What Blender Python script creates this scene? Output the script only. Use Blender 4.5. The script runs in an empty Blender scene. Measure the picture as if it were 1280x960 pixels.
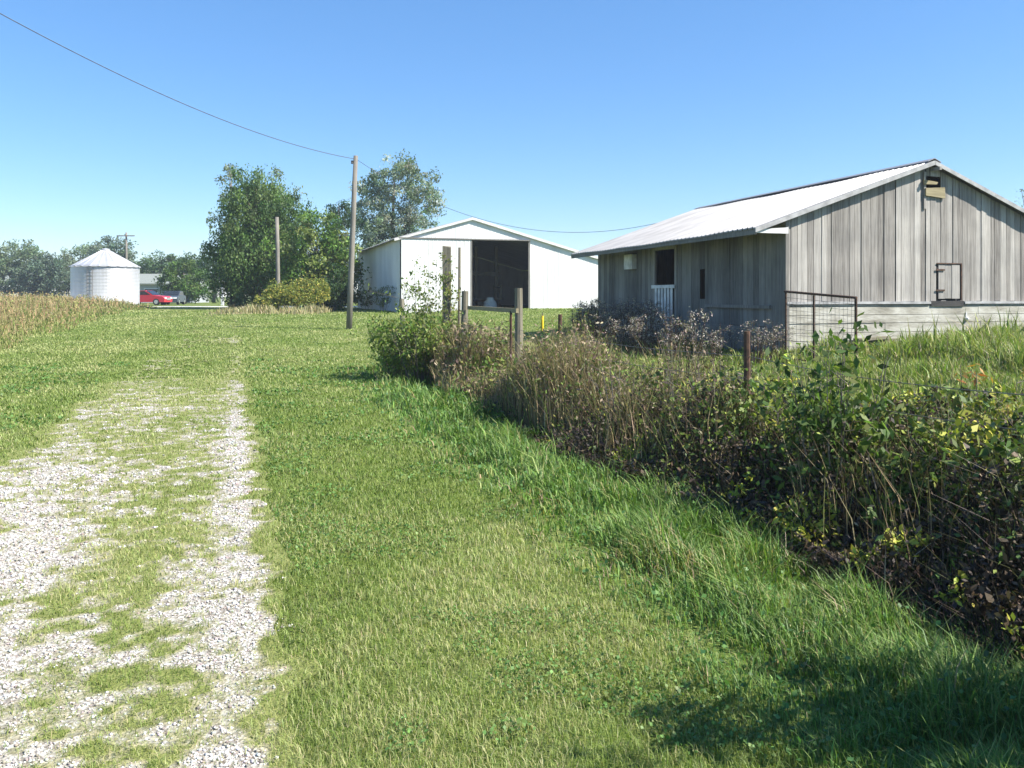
import bpy, math, random
import numpy as np
from mathutils import Vector

R = math.radians
SC = bpy.context.scene
COL = SC.collection
rng = np.random.default_rng(7)
random.seed(7)

# ---------------------------------------------------------------- lane frame (u along the lane, v to its right)
HD = R(18.0)
CA, SA = math.cos(HD), math.sin(HD)

def uv2xy(u, v):
    return v * CA - u * SA, v * SA + u * CA

def xy2uv(x, y):
    return -x * SA + y * CA, x * CA + y * SA

# ---------------------------------------------------------------- noise
_P = np.random.default_rng(3).random((256, 256))

def vnoise(x, y):
    x = np.asarray(x, float); y = np.asarray(y, float)
    xi = np.floor(x).astype(int); yi = np.floor(y).astype(int)
    fx = x - xi; fy = y - yi
    fx = fx * fx * (3 - 2 * fx); fy = fy * fy * (3 - 2 * fy)
    a = _P[xi & 255, yi & 255]; b = _P[(xi + 1) & 255, yi & 255]
    c = _P[xi & 255, (yi + 1) & 255]; d = _P[(xi + 1) & 255, (yi + 1) & 255]
    return (a * (1 - fx) + b * fx) * (1 - fy) + (c * (1 - fx) + d * fx) * fy

def fbm(x, y, o=3):
    s = 0; a = .5; n = 0
    for i in range(o):
        s = s + a * vnoise(x * 2 ** i + 17 * i, y * 2 ** i + 5 * i); n += a; a *= .5
    return s / n

def sstep(t):
    t = np.clip(t, 0, 1)
    return t * t * (3 - 2 * t)

def gz(x, y):
    """height of the ground"""
    x = np.asarray(x, float); y = np.asarray(y, float)
    u, v = xy2uv(x, y)
    h = .6 * sstep((y - 15) / 38.0)
    h = h + .36 * sstep((v - 9.5) / 5.0) * sstep((y - 6) / 10.0) * (1 - .5 * sstep((y - 24) / 20))
    h = h - .07 * np.exp(-((v - 3.3) / .5) ** 2) * (1 - sstep((u - 16) / 8))
    return h + .05 * (fbm(x * .35, y * .35, 2) - .5) * sstep((np.hypot(x, y) - 1) / 6)

def g1(x, y):
    return float(gz(x, y))

# ---------------------------------------------------------------- mesh helpers
class MB:
    def __init__(s):
        s.v = []; s.f = []; s.n = 0
    def add(s, vs, fs):
        b = s.n
        s.v.extend([tuple(map(float, q)) for q in vs]); s.n += len(vs)
        s.f.extend([tuple(i + b for i in q) for q in fs])
        return s
    def box(s, x0, x1, y0, y1, z0, z1):
        return s.hexa([(x0, y0, z0), (x1, y0, z0), (x1, y1, z0), (x0, y1, z0), (x0, y0, z1), (x1, y0, z1), (x1, y1, z1), (x0, y1, z1)])
    def hexa(s, p):
        return s.add(p, [(0, 3, 2, 1), (4, 5, 6, 7), (0, 1, 5, 4), (1, 2, 6, 5), (2, 3, 7, 6), (3, 0, 4, 7)])
    def tube(s, path, rad, sides=6, cap=True):
        path = [Vector(p) for p in path]
        if not hasattr(rad, '__len__'):
            rad = [rad] * len(path)
        rings = []
        for i, p in enumerate(path):
            d = (path[min(i + 1, len(path) - 1)] - path[max(i - 1, 0)])
            d = d.normalized() if d.length > 1e-9 else Vector((0, 0, 1))
            a = Vector((1, 0, 0)) if abs(d.x) < .8 else Vector((0, 1, 0))
            e1 = d.cross(a).normalized(); e2 = d.cross(e1)
            rings.append([p + (e1 * math.cos(2 * math.pi * k / sides) + e2 * math.sin(2 * math.pi * k / sides)) * rad[i] for k in range(sides)])
        vs = [q for r in rings for q in r]; fs = []
        for i in range(len(path) - 1):
            for k in range(sides):
                k2 = (k + 1) % sides
                fs.append((i * sides + k, i * sides + k2, (i + 1) * sides + k2, (i + 1) * sides + k))
        if cap:
            fs.append(tuple(range(sides))[::-1]); fs.append(tuple((len(path) - 1) * sides + k for k in range(sides)))
        return s.add(vs, fs)
    def bar(s, a, b, w, t):
        """rectangular bar from a to b"""
        a = Vector(a); b = Vector(b); d = (b - a).normalized()
        up = Vector((0, 0, 1)) if abs(d.z) < .9 else Vector((0, 1, 0))
        e1 = d.cross(up).normalized() * (t / 2); e2 = e1.cross(d).normalized() * (w / 2)
        return s.hexa([a - e1 - e2, a + e1 - e2, a + e1 + e2, a - e1 + e2, b - e1 - e2, b + e1 - e2, b + e1 + e2, b - e1 + e2])
    def lathe(s, prof, seg=32, cx=0, cy=0):
        vs = [(cx + r * math.cos(2 * math.pi * k / seg), cy + r * math.sin(2 * math.pi * k / seg), z) for r, z in prof for k in range(seg)]
        fs = [(i * seg + k, i * seg + (k + 1) % seg, (i + 1) * seg + (k + 1) % seg, (i + 1) * seg + k) for i in range(len(prof) - 1) for k in range(seg)]
        return s.add(vs, fs)
    def prism(s, prof, y0, y1):
        n = len(prof)
        vs = [(x, y0, z) for x, z in prof] + [(x, y1, z) for x, z in prof]
        fs = [tuple(range(n)), tuple(range(2 * n - 1, n - 1, -1))] + [(i, i + n, (i + 1) % n + n, (i + 1) % n) for i in range(n)]
        return s.add(vs, fs)
    def build(s, name, mat, parent=None, loc=None, smooth=False):
        me = bpy.data.meshes.new(name); me.from_pydata(s.v, [], s.f); me.validate()
        import bmesh
        bm = bmesh.new(); bm.from_mesh(me); bmesh.ops.recalc_face_normals(bm, faces=bm.faces); bm.to_mesh(me); bm.free()
        if smooth:
            me.polygons.foreach_set('use_smooth', [True] * len(me.polygons))
        me.materials.append(mat)
        o = bpy.data.objects.new(name, me); COL.objects.link(o)
        if parent: o.parent = parent
        if loc is not None: o.location = loc
        return o

def npmesh(name, V, sizes, idx, tint, mat, parent=None, loc=None):
    """mesh straight from arrays; tint is each leaf's or blade's own colour"""
    me = bpy.data.meshes.new(name)
    V = np.asarray(V, np.float32).reshape(-1, 3)
    me.vertices.add(len(V)); me.vertices.foreach_set('co', V.ravel())
    idx = np.asarray(idx, np.int32).ravel(); sizes = np.asarray(sizes, np.int32)
    me.loops.add(len(idx)); me.loops.foreach_set('vertex_index', idx)
    me.polygons.add(len(sizes))
    st = np.zeros(len(sizes), np.int32); st[1:] = np.cumsum(sizes)[:-1]
    me.polygons.foreach_set('loop_start', st)
    try: me.polygons.foreach_set('loop_total', sizes)
    except Exception: pass
    if tint is not None:
        a = me.attributes.new('tint', 'FLOAT_COLOR', 'POINT')
        t = np.ones((len(V), 4), np.float32); t[:, :3] = tint
        a.data.foreach_set('color', t.ravel())
    me.update(calc_edges=True)
    me.materials.append(mat)
    o = bpy.data.objects.new(name, me); COL.objects.link(o)
    if parent: o.parent = parent
    if loc is not None: o.location = loc
    return o

def blades(P, h, w, bend, az, col, r=rng):
    """grass blades: 5 vertices each; returns (V, sizes, idx, tint)"""
    n = len(P); P = np.asarray(P, float)
    d = np.stack([np.cos(az), np.sin(az), np.zeros(n)], 1)
    fa = az + math.pi / 2 + r.normal(0, .5, n)
    s = np.stack([np.cos(fa), np.sin(fa), np.zeros(n)], 1) * (w / 2)[:, None]
    up = np.array([0, 0, 1.0])
    mid = P + up * (h * .58)[:, None] + d * (h * bend * .3)[:, None]
    tip = P + up * (h * (1 - .25 * bend))[:, None] + d * (h * bend)[:, None]
    V = np.stack([P - s, P + s, mid + s * .8, mid - s * .8, tip], 1)
    b = (np.arange(n) * 5)[:, None]
    idx = np.concatenate([b + np.array([0, 1, 2, 3]), b + np.array([3, 2, 4])], 1)
    sizes = np.tile([4, 3], n)
    return V.reshape(-1, 3), sizes, idx, np.repeat(col, 5, 0)

def leaves(P, size, col, r=rng, droop=0.0, aspect=.55, upbias=.3):
    """diamond leaves: 4 vertices each"""
    n = len(P)
    d = r.normal(0, 1, (n, 3)); d[:, 2] -= droop; d /= np.linalg.norm(d, axis=1)[:, None]
    nn = r.normal(0, 1, (n, 3)); nn[:, 2] += upbias
    s = np.cross(d, nn); s /= (np.linalg.norm(s, axis=1)[:, None] + 1e-9)
    L = (size * r.uniform(.6, 1.3, n))[:, None]
    a = P - d * L * .5; t = P + d * L * .5; m = P - d * L * .08
    V = np.stack([a, m + s * L * aspect * .5, t, m - s * L * aspect * .5], 1)
    idx = np.arange(n * 4).reshape(n, 4)
    return V.reshape(-1, 3), np.full(n, 4), idx, np.repeat(col, 4, 0)

def merge(*gs):
    V = []; S = []; I = []; T = []; o = 0
    for v, s, i, t in gs:
        V.append(v); S.append(np.asarray(s).ravel()); I.append(np.asarray(i).ravel() + o); T.append(t); o += len(v)
    return np.concatenate(V), np.concatenate(S), np.concatenate(I), np.concatenate(T)

def pal(n, cols, r=rng, w=None, jit=.18):
    c = np.array(cols, float)
    k = r.choice(len(c), n, p=w)
    return np.clip(c[k] * (1 + r.normal(0, jit, (n, 1))) * (1 + r.normal(0, .05, (n, 3))), .003, .9)

def tag(o, label=None, cat=None, group=None, kind=None):
    if label: o['label'] = label
    if cat: o['category'] = cat
    if group: o['group'] = group
    if kind: o['kind'] = kind
    return o

def thing(name, label, cat, loc, rz=0, group=None):
    o = bpy.data.objects.new(name, None); COL.objects.link(o)
    o.location = loc; o.rotation_euler = (0, 0, rz)
    return tag(o, label, cat, group)

# ---------------------------------------------------------------- materials
def newmat(name):
    m = bpy.data.materials.new(name); m.use_nodes = True
    nt = m.node_tree; nt.nodes.clear()
    out = nt.nodes.new('ShaderNodeOutputMaterial')
    return m, nt, out

def N(nt, t, **k):
    n = nt.nodes.new(t)
    for a, b in k.items():
        if a.startswith('_'): n.inputs[a[1:].replace('_', ' ')].default_value = b
        else: setattr(n, a, b)
    return n

def ramp(nt, fac, stops):
    r = nt.nodes.new('ShaderNodeValToRGB')
    el = r.color_ramp.elements
    while len(el) < len(stops): el.new(.5)
    for e, (p, c) in zip(el, stops):
        e.position = p; e.color = (*c, 1) if len(c) == 3 else c
    nt.links.new(fac, r.inputs[0]); return r.outputs[0]

def noise(nt, scale, detail=4, coord='Object', stretch=None, rough=.55):
    tc = nt.nodes.new('ShaderNodeTexCoord'); src = tc.outputs[coord]
    if stretch:
        mp = nt.nodes.new('ShaderNodeMapping'); mp.inputs['Scale'].default_value = stretch
        nt.links.new(src, mp.inputs[0]); src = mp.outputs[0]
    t = N(nt, 'ShaderNodeTexNoise'); t.inputs['Scale'].default_value = scale; t.inputs['Detail'].default_value = detail
    t.inputs['Roughness'].default_value = rough
    nt.links.new(src, t.inputs['Vector']); return t.outputs[0]

def mixc(nt, fac, a, b, mode='MIX'):
    m = nt.nodes.new('ShaderNodeMix'); m.data_type = 'RGBA'; m.blend_type = mode
    for i, x in ((0, fac), (6, a), (7, b)):
        if hasattr(x, 'is_linked') or hasattr(x, 'links'): nt.links.new(x, m.inputs[i])
        else: m.inputs[i].default_value = x if i == 0 else (*x, 1)
    return m.outputs[2]

def principled(nt, out, col, rough=.8, metal=0, spec=.3, bump=None, bstr=.3, bdist=.02):
    p = nt.nodes.new('ShaderNodeBsdfPrincipled')
    if hasattr(col, 'links'): nt.links.new(col, p.inputs['Base Color'])
    else: p.inputs['Base Color'].default_value = (*col, 1)
    p.inputs['Roughness'].default_value = rough; p.inputs['Metallic'].default_value = metal
    p.inputs['Specular IOR Level'].default_value = spec
    if bump is not None:
        b = nt.nodes.new('ShaderNodeBump'); b.inputs['Strength'].default_value = bstr; b.inputs['Distance'].default_value = bdist
        nt.links.new(bump, b.inputs['Height']); nt.links.new(b.outputs[0], p.inputs['Normal'])
    nt.links.new(p.outputs[0], out.inputs[0]); return p

def simple(name, a, b, scale=6, rough=.7, metal=0, spec=.3, stretch=None, bstr=.2, lo=.35, hi=.65):
    m, nt, out = newmat(name)
    n = noise(nt, scale, 5, stretch=stretch)
    principled(nt, out, ramp(nt, n, [(lo, a), (hi, b)]), rough, metal, spec, n, bstr)
    return m

def leafmat(name, trans=.3, rough=.55, spec=.25):
    m, nt, out = newmat(name)
    at = N(nt, 'ShaderNodeAttribute', attribute_name='tint')
    p = nt.nodes.new('ShaderNodeBsdfPrincipled'); nt.links.new(at.outputs['Color'], p.inputs['Base Color'])
    p.inputs['Roughness'].default_value = rough; p.inputs['Specular IOR Level'].default_value = spec
    t = nt.nodes.new('ShaderNodeBsdfTranslucent')
    wc = mixc(nt, 1.0, at.outputs['Color'], (1.0, 1.15, .5), 'MULTIPLY')
    nt.links.new(wc, t.inputs['Color'])
    mx = nt.nodes.new('ShaderNodeMixShader'); mx.inputs[0].default_value = trans
    nt.links.new(p.outputs[0], mx.inputs[1]); nt.links.new(t.outputs[0], mx.inputs[2])
    nt.links.new(mx.outputs[0], out.inputs[0]); return m

def woodmat(name, stops, isl=.5, rough=.85, grain=(30, 30, 1.3)):
    """weathered boards: each board its own shade, streaked along the grain"""
    m, nt, out = newmat(name)
    geo = nt.nodes.new('ShaderNodeNewGeometry')
    tc = nt.nodes.new('ShaderNodeTexCoord')
    mp = nt.nodes.new('ShaderNodeMapping'); mp.inputs['Scale'].default_value = grain
    nt.links.new(tc.outputs['Object'], mp.inputs[0])
    mul = N(nt, 'ShaderNodeMath', operation='MULTIPLY'); mul.inputs[1].default_value = 37.0
    nt.links.new(geo.outputs['Random Per Island'], mul.inputs[0])
    cb = nt.nodes.new('ShaderNodeCombineXYZ'); nt.links.new(mul.outputs[0], cb.inputs[2])
    va = N(nt, 'ShaderNodeVectorMath', operation='ADD'); nt.links.new(mp.outputs[0], va.inputs[0]); nt.links.new(cb.outputs[0], va.inputs[1])
    t = nt.nodes.new('ShaderNodeTexNoise'); t.inputs['Scale'].default_value = 1; t.inputs['Detail'].default_value = 6; t.inputs['Roughness'].default_value = .65
    nt.links.new(va.outputs[0], t.inputs['Vector'])
    a = N(nt, 'ShaderNodeMath', operation='MULTIPLY_ADD'); a.inputs[1].default_value = isl; a.inputs[2].default_value = -isl / 2
    nt.links.new(geo.outputs['Random Per Island'], a.inputs[0])
    b = N(nt, 'ShaderNodeMath', operation='ADD'); nt.links.new(t.outputs[0], b.inputs[0]); nt.links.new(a.outputs[0], b.inputs[1])
    c = ramp(nt, b.outputs[0], stops)
    big = noise(nt, 1.1, 3)
    c = mixc(nt, .5, c, ramp(nt, big, [(.35, (.62, .62, .62)), (.65, (1.12, 1.1, 1.06))]), 'MULTIPLY')
    principled(nt, out, c, rough, 0, .15, t.outputs[0], .5, .01)
    return m

M = {}
M['leaf'] = leafmat('leaf', .38)
M['thicket'] = leafmat('thicket_leaf', .16)
M['grass'] = leafmat('grass_blade', .35, .5, .3)
M['dry'] = leafmat('dry_stalk', .25, .8, .1)
M['bark'] = simple('bark', (.09, .075, .06), (.2, .175, .15), 9, .95, stretch=(3, 3, .5), bstr=.6)
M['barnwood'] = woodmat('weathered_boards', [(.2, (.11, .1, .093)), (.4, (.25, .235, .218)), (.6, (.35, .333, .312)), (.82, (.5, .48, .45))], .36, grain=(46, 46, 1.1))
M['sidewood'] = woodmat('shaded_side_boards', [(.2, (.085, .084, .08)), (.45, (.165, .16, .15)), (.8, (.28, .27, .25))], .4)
M['palewood'] = woodmat('pale_planks', [(.2, (.18, .15, .085)), (.5, (.29, .25, .155)), (.8, (.4, .35, .23))], .3, grain=(1.3, 30, 30))
M['postwood'] = woodmat('post_wood', [(.2, (.085, .076, .058)), (.5, (.18, .165, .125)), (.8, (.3, .28, .22))], .3)
M['polewood'] = woodmat('pole_wood', [(.2, (.11, .1, .088)), (.5, (.21, .195, .172)), (.8, (.3, .28, .25))], .2)
M['trim'] = simple('white_trim', (.5, .5, .49), (.72, .72, .71), 5, .6, bstr=.15)
M['greytrim'] = simple('grey_trim', (.26, .26, .26), (.42, .42, .42), 5, .7, bstr=.2)
M['dark'] = simple('dark_interior', (.03, .03, .032), (.06, .058, .055), 3, .9)
M['rust'] = simple('rusty_steel', (.05, .035, .028), (.13, .075, .05), 20, .8, .3)
M['wire'] = simple('wire', (.12, .11, .1), (.25, .23, .21), 30, .6, .5)
M['cable'] = simple('cable', (.06, .06, .065), (.11, .11, .115), 10, .6)
M['black'] = simple('tyre_rubber', (.015, .015, .016), (.03, .03, .03), 20, .9)
M['yellow'] = simple('yellow_plastic', (.72, .5, .02), (.8, .6, .04), 12, .45)
M['sack'] = simple('white_sack', (.6, .6, .57), (.78, .78, .75), 8, .7)
M['housewall'] = simple('house_siding', (.3, .32, .34), (.4, .42, .44), 8, .7)
M['houseroof'] = simple('shingle_roof', (.16, .18, .165), (.24, .26, .24), 30, .9, bstr=.5)
M['earth'] = simple('bare_earth', (.11, .085, .06), (.22, .18, .13), 5, .95, bstr=.6)

def metal_roof():
    m, nt, out = newmat('galvanised_roof')
    n = noise(nt, 1.3, 6, stretch=(.5, 1.5, 1)); n2 = noise(nt, 26, 4, stretch=(.12, 1, 1))
    c = ramp(nt, n, [(.3, (.19, .19, .195)), (.55, (.27, .27, .277)), (.8, (.33, .33, .335))])
    c = mixc(nt, ramp(nt, n2, [(.6, (0, 0, 0)), (.78, (.45, .45, .45))]), c, (.24, .19, .15))
    principled(nt, out, c, .5, .25, .4, n2, .06)
    return m
M['roof'] = metal_roof()

def white_metal():
    m, nt, out = newmat('white_ribbed_metal')
    n = noise(nt, .8, 5, stretch=(1, 1, .35))
    c = ramp(nt, n, [(.3, (.56, .56, .555)), (.6, (.7, .7, .695))])
    n2 = noise(nt, 7, 5, stretch=(1, 1, .12))
    c = mixc(nt, ramp(nt, n2, [(.58, (0, 0, 0)), (.8, (.5, .5, .5))]), c, (.36, .31, .26))
    principled(nt, out, c, .45, 0, .4)
    return m
M['whitemetal'] = white_metal()

def bin_metal():
    m, nt, out = newmat('bin_galvanised_steel')
    n = noise(nt, 1.0, 5, stretch=(1, 1, .4))
    c = ramp(nt, n, [(.3, (.4, .405, .42)), (.7, (.54, .545, .56))])
    principled(nt, out, c, .42, .35, .4)
    return m
M['bin'] = bin_metal()

def whitewash():
    m, nt, out = newmat('peeling_whitewash')
    n = noise(nt, 2.2, 7, stretch=(.6, 1, 2.2), rough=.68)
    n2 = noise(nt, 14, 5, stretch=(.5, 1, 2))
    c = ramp(nt, n, [(.33, (.22, .205, .17)), (.47, (.36, .345, .295)), (.62, (.5, .49, .44))])
    c = mixc(nt, ramp(nt, n2, [(.58, (0, 0, 0)), (.72, (.6, .6, .6))]), c, (.3, .28, .24))
    principled(nt, out, c, .9, 0, .15, n2, .5, .01)
    return m
M['whitewash'] = whitewash()

def ground_mat():
    m, nt, out = newmat('turf')
    n = noise(nt, .35, 5); n2 = noise(nt, 5, 6); n3 = noise(nt, 60, 4)
    c = ramp(nt, n, [(.3, (.1, .145, .033)), (.55, (.14, .19, .045)), (.75, (.19, .21, .075))])
    c = mixc(nt, ramp(nt, n2, [(.45, (0, 0, 0)), (.75, (.7, .7, .7))]), c, (.14, .125, .065))
    c = mixc(nt, .6, c, ramp(nt, n3, [(.3, (.5, .5, .5)), (.7, (1.25, 1.25, 1.25))]), 'MULTIPLY')
    principled(nt, out, c, .95, 0, .1, n3, .7, .03)
    return m
M['turf'] = ground_mat()

def gravel_mat():
    m, nt, out = newmat('limestone_gravel')
    at = N(nt, 'ShaderNodeAttribute', attribute_name='tint')
    tc = nt.nodes.new('ShaderNodeTexCoord')
    v = nt.nodes.new('ShaderNodeTexVoronoi'); v.inputs['Scale'].default_value = 62; nt.links.new(tc.outputs['Object'], v.inputs['Vector'])
    sep = nt.nodes.new('ShaderNodeSeparateColor'); nt.links.new(v.outputs['Color'], sep.inputs[0])
    st = ramp(nt, sep.outputs[0], [(0, (.22, .195, .165)), (.4, (.36, .34, .3)), (1, (.52, .505, .48))])
    gap = ramp(nt, v.outputs['Distance'], [(.45, (1, 1, 1)), (.8, (.5, .47, .42))])
    c = mixc(nt, 1.0, st, gap, 'MULTIPLY')
    n3 = noise(nt, 30, 5)
    soil = ramp(nt, n3, [(.35, (.14, .15, .06)), (.55, (.26, .245, .135)), (.75, (.42, .38, .28))])
    sp = nt.nodes.new('ShaderNodeSeparateColor'); nt.links.new(at.outputs['Color'], sp.inputs[0])
    ad = N(nt, 'ShaderNodeMath', operation='MULTIPLY_ADD'); ad.inputs[1].default_value = .9; ad.inputs[2].default_value = -.45
    nt.links.new(n3, ad.inputs[0])
    sm = N(nt, 'ShaderNodeMath', operation='ADD'); nt.links.new(ad.outputs[0], sm.inputs[0]); nt.links.new(sp.outputs[0], sm.inputs[1])
    f = ramp(nt, sm.outputs[0], [(.36, (0, 0, 0)), (.9, (1, 1, 1))])
    c = mixc(nt, f, c, soil)
    c = mixc(nt, ramp(nt, sm.outputs[0], [(.95, (0, 0, 0)), (1.15, (1, 1, 1))]), c, (.17, .19, .06))
    principled(nt, out, c, .9, 0, .2, v.outputs['Distance'], .5, .012)
    return m
M['gravel'] = gravel_mat()

def plainmat(name, col, rough=.4, metal=0, spec=.5):
    m, nt, out = newmat(name); n = noise(nt, 4, 3)
    c = ramp(nt, n, [(.3, tuple(x * .92 for x in col)), (.7, col)])
    principled(nt, out, c, rough, metal, spec); return m
M['redpaint'] = plainmat('red_paint', (.5, .03, .05), .3)
M['bluepaint'] = plainmat('dark_blue_paint', (.06, .075, .1), .3)
M['glass'] = plainmat('dark_glass', (.02, .025, .03), .08)
M['chrome'] = plainmat('bright_metal', (.7, .7, .72), .2, .8)
M['lamp'] = plainmat('lamp_glass', (.7, .72, .75), .15)
M['whitepaint'] = plainmat('white_paint', (.75, .76, .77), .5)
M['bluebarrel'] = plainmat('blue_plastic', (.05, .12, .3), .5)

# ================================================================ SETTING
# ---- ground
def axis(lo, hi, near, fine, far):
    a = list(np.arange(-near, near + 1e-6, fine)); s = fine
    x = near
    while x < far:
        s *= 1.35; x += s; a.append(x); a.insert(0, -x)
    return np.array(a)
ax = axis(0, 0, 34, .33, 480); ay = axis(0, 0, 34, .33, 480) + 27
GX, GY = np.meshgrid(ax, ay, indexing='ij')
GZ = gz(GX, GY)
nx, ny = GX.shape
ii, jj = np.meshgrid(np.arange(nx - 1), np.arange(ny - 1), indexing='ij')
q = np.stack([ii * ny + jj, (ii + 1) * ny + jj, (ii + 1) * ny + jj + 1, ii * ny + jj + 1], -1).reshape(-1, 4)
o = npmesh('ground', np.stack([GX, GY, GZ], -1), np.full(len(q), 4), q, None, M['turf'])
tag(o, 'green mown farm ground running out to the horizon', 'ground', kind='structure')

# ---- gravel lane: how grassy each spot of it is
def lane_edges(u):
    l = -2.15 + .35 * (vnoise(u * .9, u * 0 + 3.3) - .5) + .2 * (vnoise(u * 3.1, u * 0 + 8.1) - .5)
    r = .26 + .22 * (vnoise(u * 1.3, u * 0 + 1.7) - .5) + .16 * (vnoise(u * 4.3, u * 0 + 6.1) - .5)
    return l, r

def grassy(u, v):
    """0 bare stone .. 1 overgrown"""
    n = fbm(u * 1.4, v * 1.8 + 31, 3)
    n2 = fbm(u * 5.2 + 9, v * 4.6 + 50, 3)
    n3 = fbm(u * 14 + 5, v * 15 + 70, 2)
    g = .66 + .75 * (n - .5) + 1.25 * (n2 - .5) + 1.5 * (n3 - .5)
    g = g - .62 * np.exp(-((v - .05) / .17) ** 2) * (1 - .78 * sstep((u - 14.5) / 3) - .22 * sstep((u - 26) / 8))
    g = g - .36 * np.exp(-((v + 1.35) / .42) ** 2) * (1 - sstep((u - 5.5) / 5))
    g = g + .3 * np.exp(-((v + .52) / .36) ** 2) + .1 * sstep((u - 5) / 5)
    g = g - .34 * (1 - sstep((u - 2.6) / 2.2)) * (1 - .5 * sstep((v + .9) / .5))
    g = g + .5 * sstep((u - 13.5) / 5.5) + .2 * sstep((u - 19) / 5)
    g = g - .62 * np.exp(-((u - 29) / 2.2) ** 2) * np.exp(-((v + .4) / .8) ** 2)
    l, r = lane_edges(u)
    e = np.minimum(v - l, r - v)
    g = g + .9 * (1 - sstep(e / .26))
    return np.clip(g, 0, 1.2)

uu = np.concatenate([np.arange(-6, 18, .035), np.arange(18, 52, .2)])
nv = 72
L, Rr = lane_edges(uu)
vv = L[:, None] + (Rr - L)[:, None] * np.linspace(0, 1, nv)[None]
UU = np.repeat(uu[:, None], nv, 1)
X, Y = uv2xy(UU, vv)
Z = gz(X, Y) + .012
ii, jj = np.meshgrid(np.arange(len(uu) - 1), np.arange(nv - 1), indexing='ij')
q = np.stack([ii * nv + jj, (ii + 1) * nv + jj, (ii + 1) * nv + jj + 1, ii * nv + jj + 1], -1).reshape(-1, 4)
gv = grassy(UU, vv).reshape(-1)
q = q[(gv[q].min(1) < .98) | (UU.reshape(-1)[q].max(1) < 17.5)]
o = npmesh('gravel_lane', np.stack([X, Y, Z], -1), np.full(len(q), 4), q, np.repeat(gv[:, None], 3, 1), M['gravel'])
tag(o, 'pale limestone farm lane patched with grass', 'lane', kind='structure')

# far crossing drive by the house
mb = MB()
pts = []
for k in range(25):
    x = -46 + k * 1.5
    y0 = 70 + .35 * (x + 30) * .1; w = 2.6
    pts.append((x, y0, g1(x, y0) + .015)); pts.append((x, y0 + w + 3, g1(x, y0 + w + 3) + .015))
mb.add(pts, [(2 * k, 2 * k + 2, 2 * k + 3, 2 * k + 1) for k in range(24)])
o = mb.build('driveway', simple('pale_drive', (.5, .48, .44), (.68, .66, .62), 3, .9))
tag(o, 'pale gravel driveway crossing in front of the house', 'driveway', kind='structure')

# ---- pebbles lying on the lane
def sample_polar(n, r0, r1, a0, a1, r):
    """denser near the viewer's path, thinning with distance"""
    rr = r0 * (r1 / r0) ** r.random(n); a = r.uniform(a0, a1, n)
    return rr * np.sin(a), rr * np.cos(a), rr

x, y, rr = sample_polar(480000, 1.6, 26, R(-62), R(25), rng)
u, v = xy2uv(x, y); l, r_ = lane_edges(u)
k = (v > l - .15) & (v < r_ + .12) & (grassy(u, v) + rng.normal(0, .2, len(u)) < .47)
x, y, rr = x[k][:110000], y[k][:110000], rr[k][:110000]; n = len(x)
oc = np.array([[1, 0, 0], [0, 1, 0], [-1, 0, 0], [0, -1, 0], [0, 0, 1], [0, 0, -1]], float)
sz = (rng.uniform(.1, 1, n) ** 2.6 * .0095 + .0028) * np.clip(rr / 4, 1, 2.0)
th = rng.uniform(0, 6.28, n)
Vp = oc[None] * rng.uniform(.6, 1.25, (n, 6, 1)) * np.array([1, .8, .55])
ct, s_ = np.cos(th)[:, None], np.sin(th)[:, None]
Vp = np.stack([Vp[..., 0] * ct - Vp[..., 1] * s_, Vp[..., 0] * s_ + Vp[..., 1] * ct, Vp[..., 2] + rng.uniform(-.2, .3, (n, 1))], -1) * sz[:, None, None]
Vp += np.stack([x, y, gz(x, y) + .013], 1)[:, None]
of = np.array([[0, 1, 4], [1, 2, 4], [2, 3, 4], [3, 0, 4], [1, 0, 5], [2, 1, 5], [3, 2, 5], [0, 3, 5]])
idx = (np.arange(n) * 6)[:, None, None] + of[None]
pm, nt, out = newmat('pebble'); at = N(nt, 'ShaderNodeAttribute', attribute_name='tint'); principled(nt, out, at.outputs['Color'], .9, 0, .2)
tc_ = np.repeat(pal(n, [(.48, .465, .44), (.38, .36, .32), (.26, .235, .2), (.55, .545, .53)], jit=.18), 6, 0)
o = npmesh('gravel', Vp, np.full(n * 8, 3), idx, tc_, pm)
tag(o, 'loose white limestone gravel strewn over the lane', 'gravel', kind='stuff')

# ---- barn and shed footprints keep the plants out
BX, BY = 6.26, 19.5
def in_rect(x, y, ox, oy, x0, x1, y0, y1):
    dx, dy = x - ox, y - oy
    a = dx * CA + dy * SA; b = -dx * SA + dy * CA
    return (a > x0) & (a < x1) & (b > y0) & (b < y1)
def built(x, y):
    return in_rect(x, y, BX, BY, -.05, 8.35, -.05, 10.6) | in_rect(x, y, -6.44, 49, -.05, 13.6, -.05, 17.9) | (np.hypot(x + 35.3, y - 74) < 2.9)

BOUND = 1.9     # mown grass gives way to long grass here
def edge_v(u):
    return BOUND + .22 * (vnoise(u * .8, u * 0 + 44) - .5) + .3 * sstep((u - 9) / 8)

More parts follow.
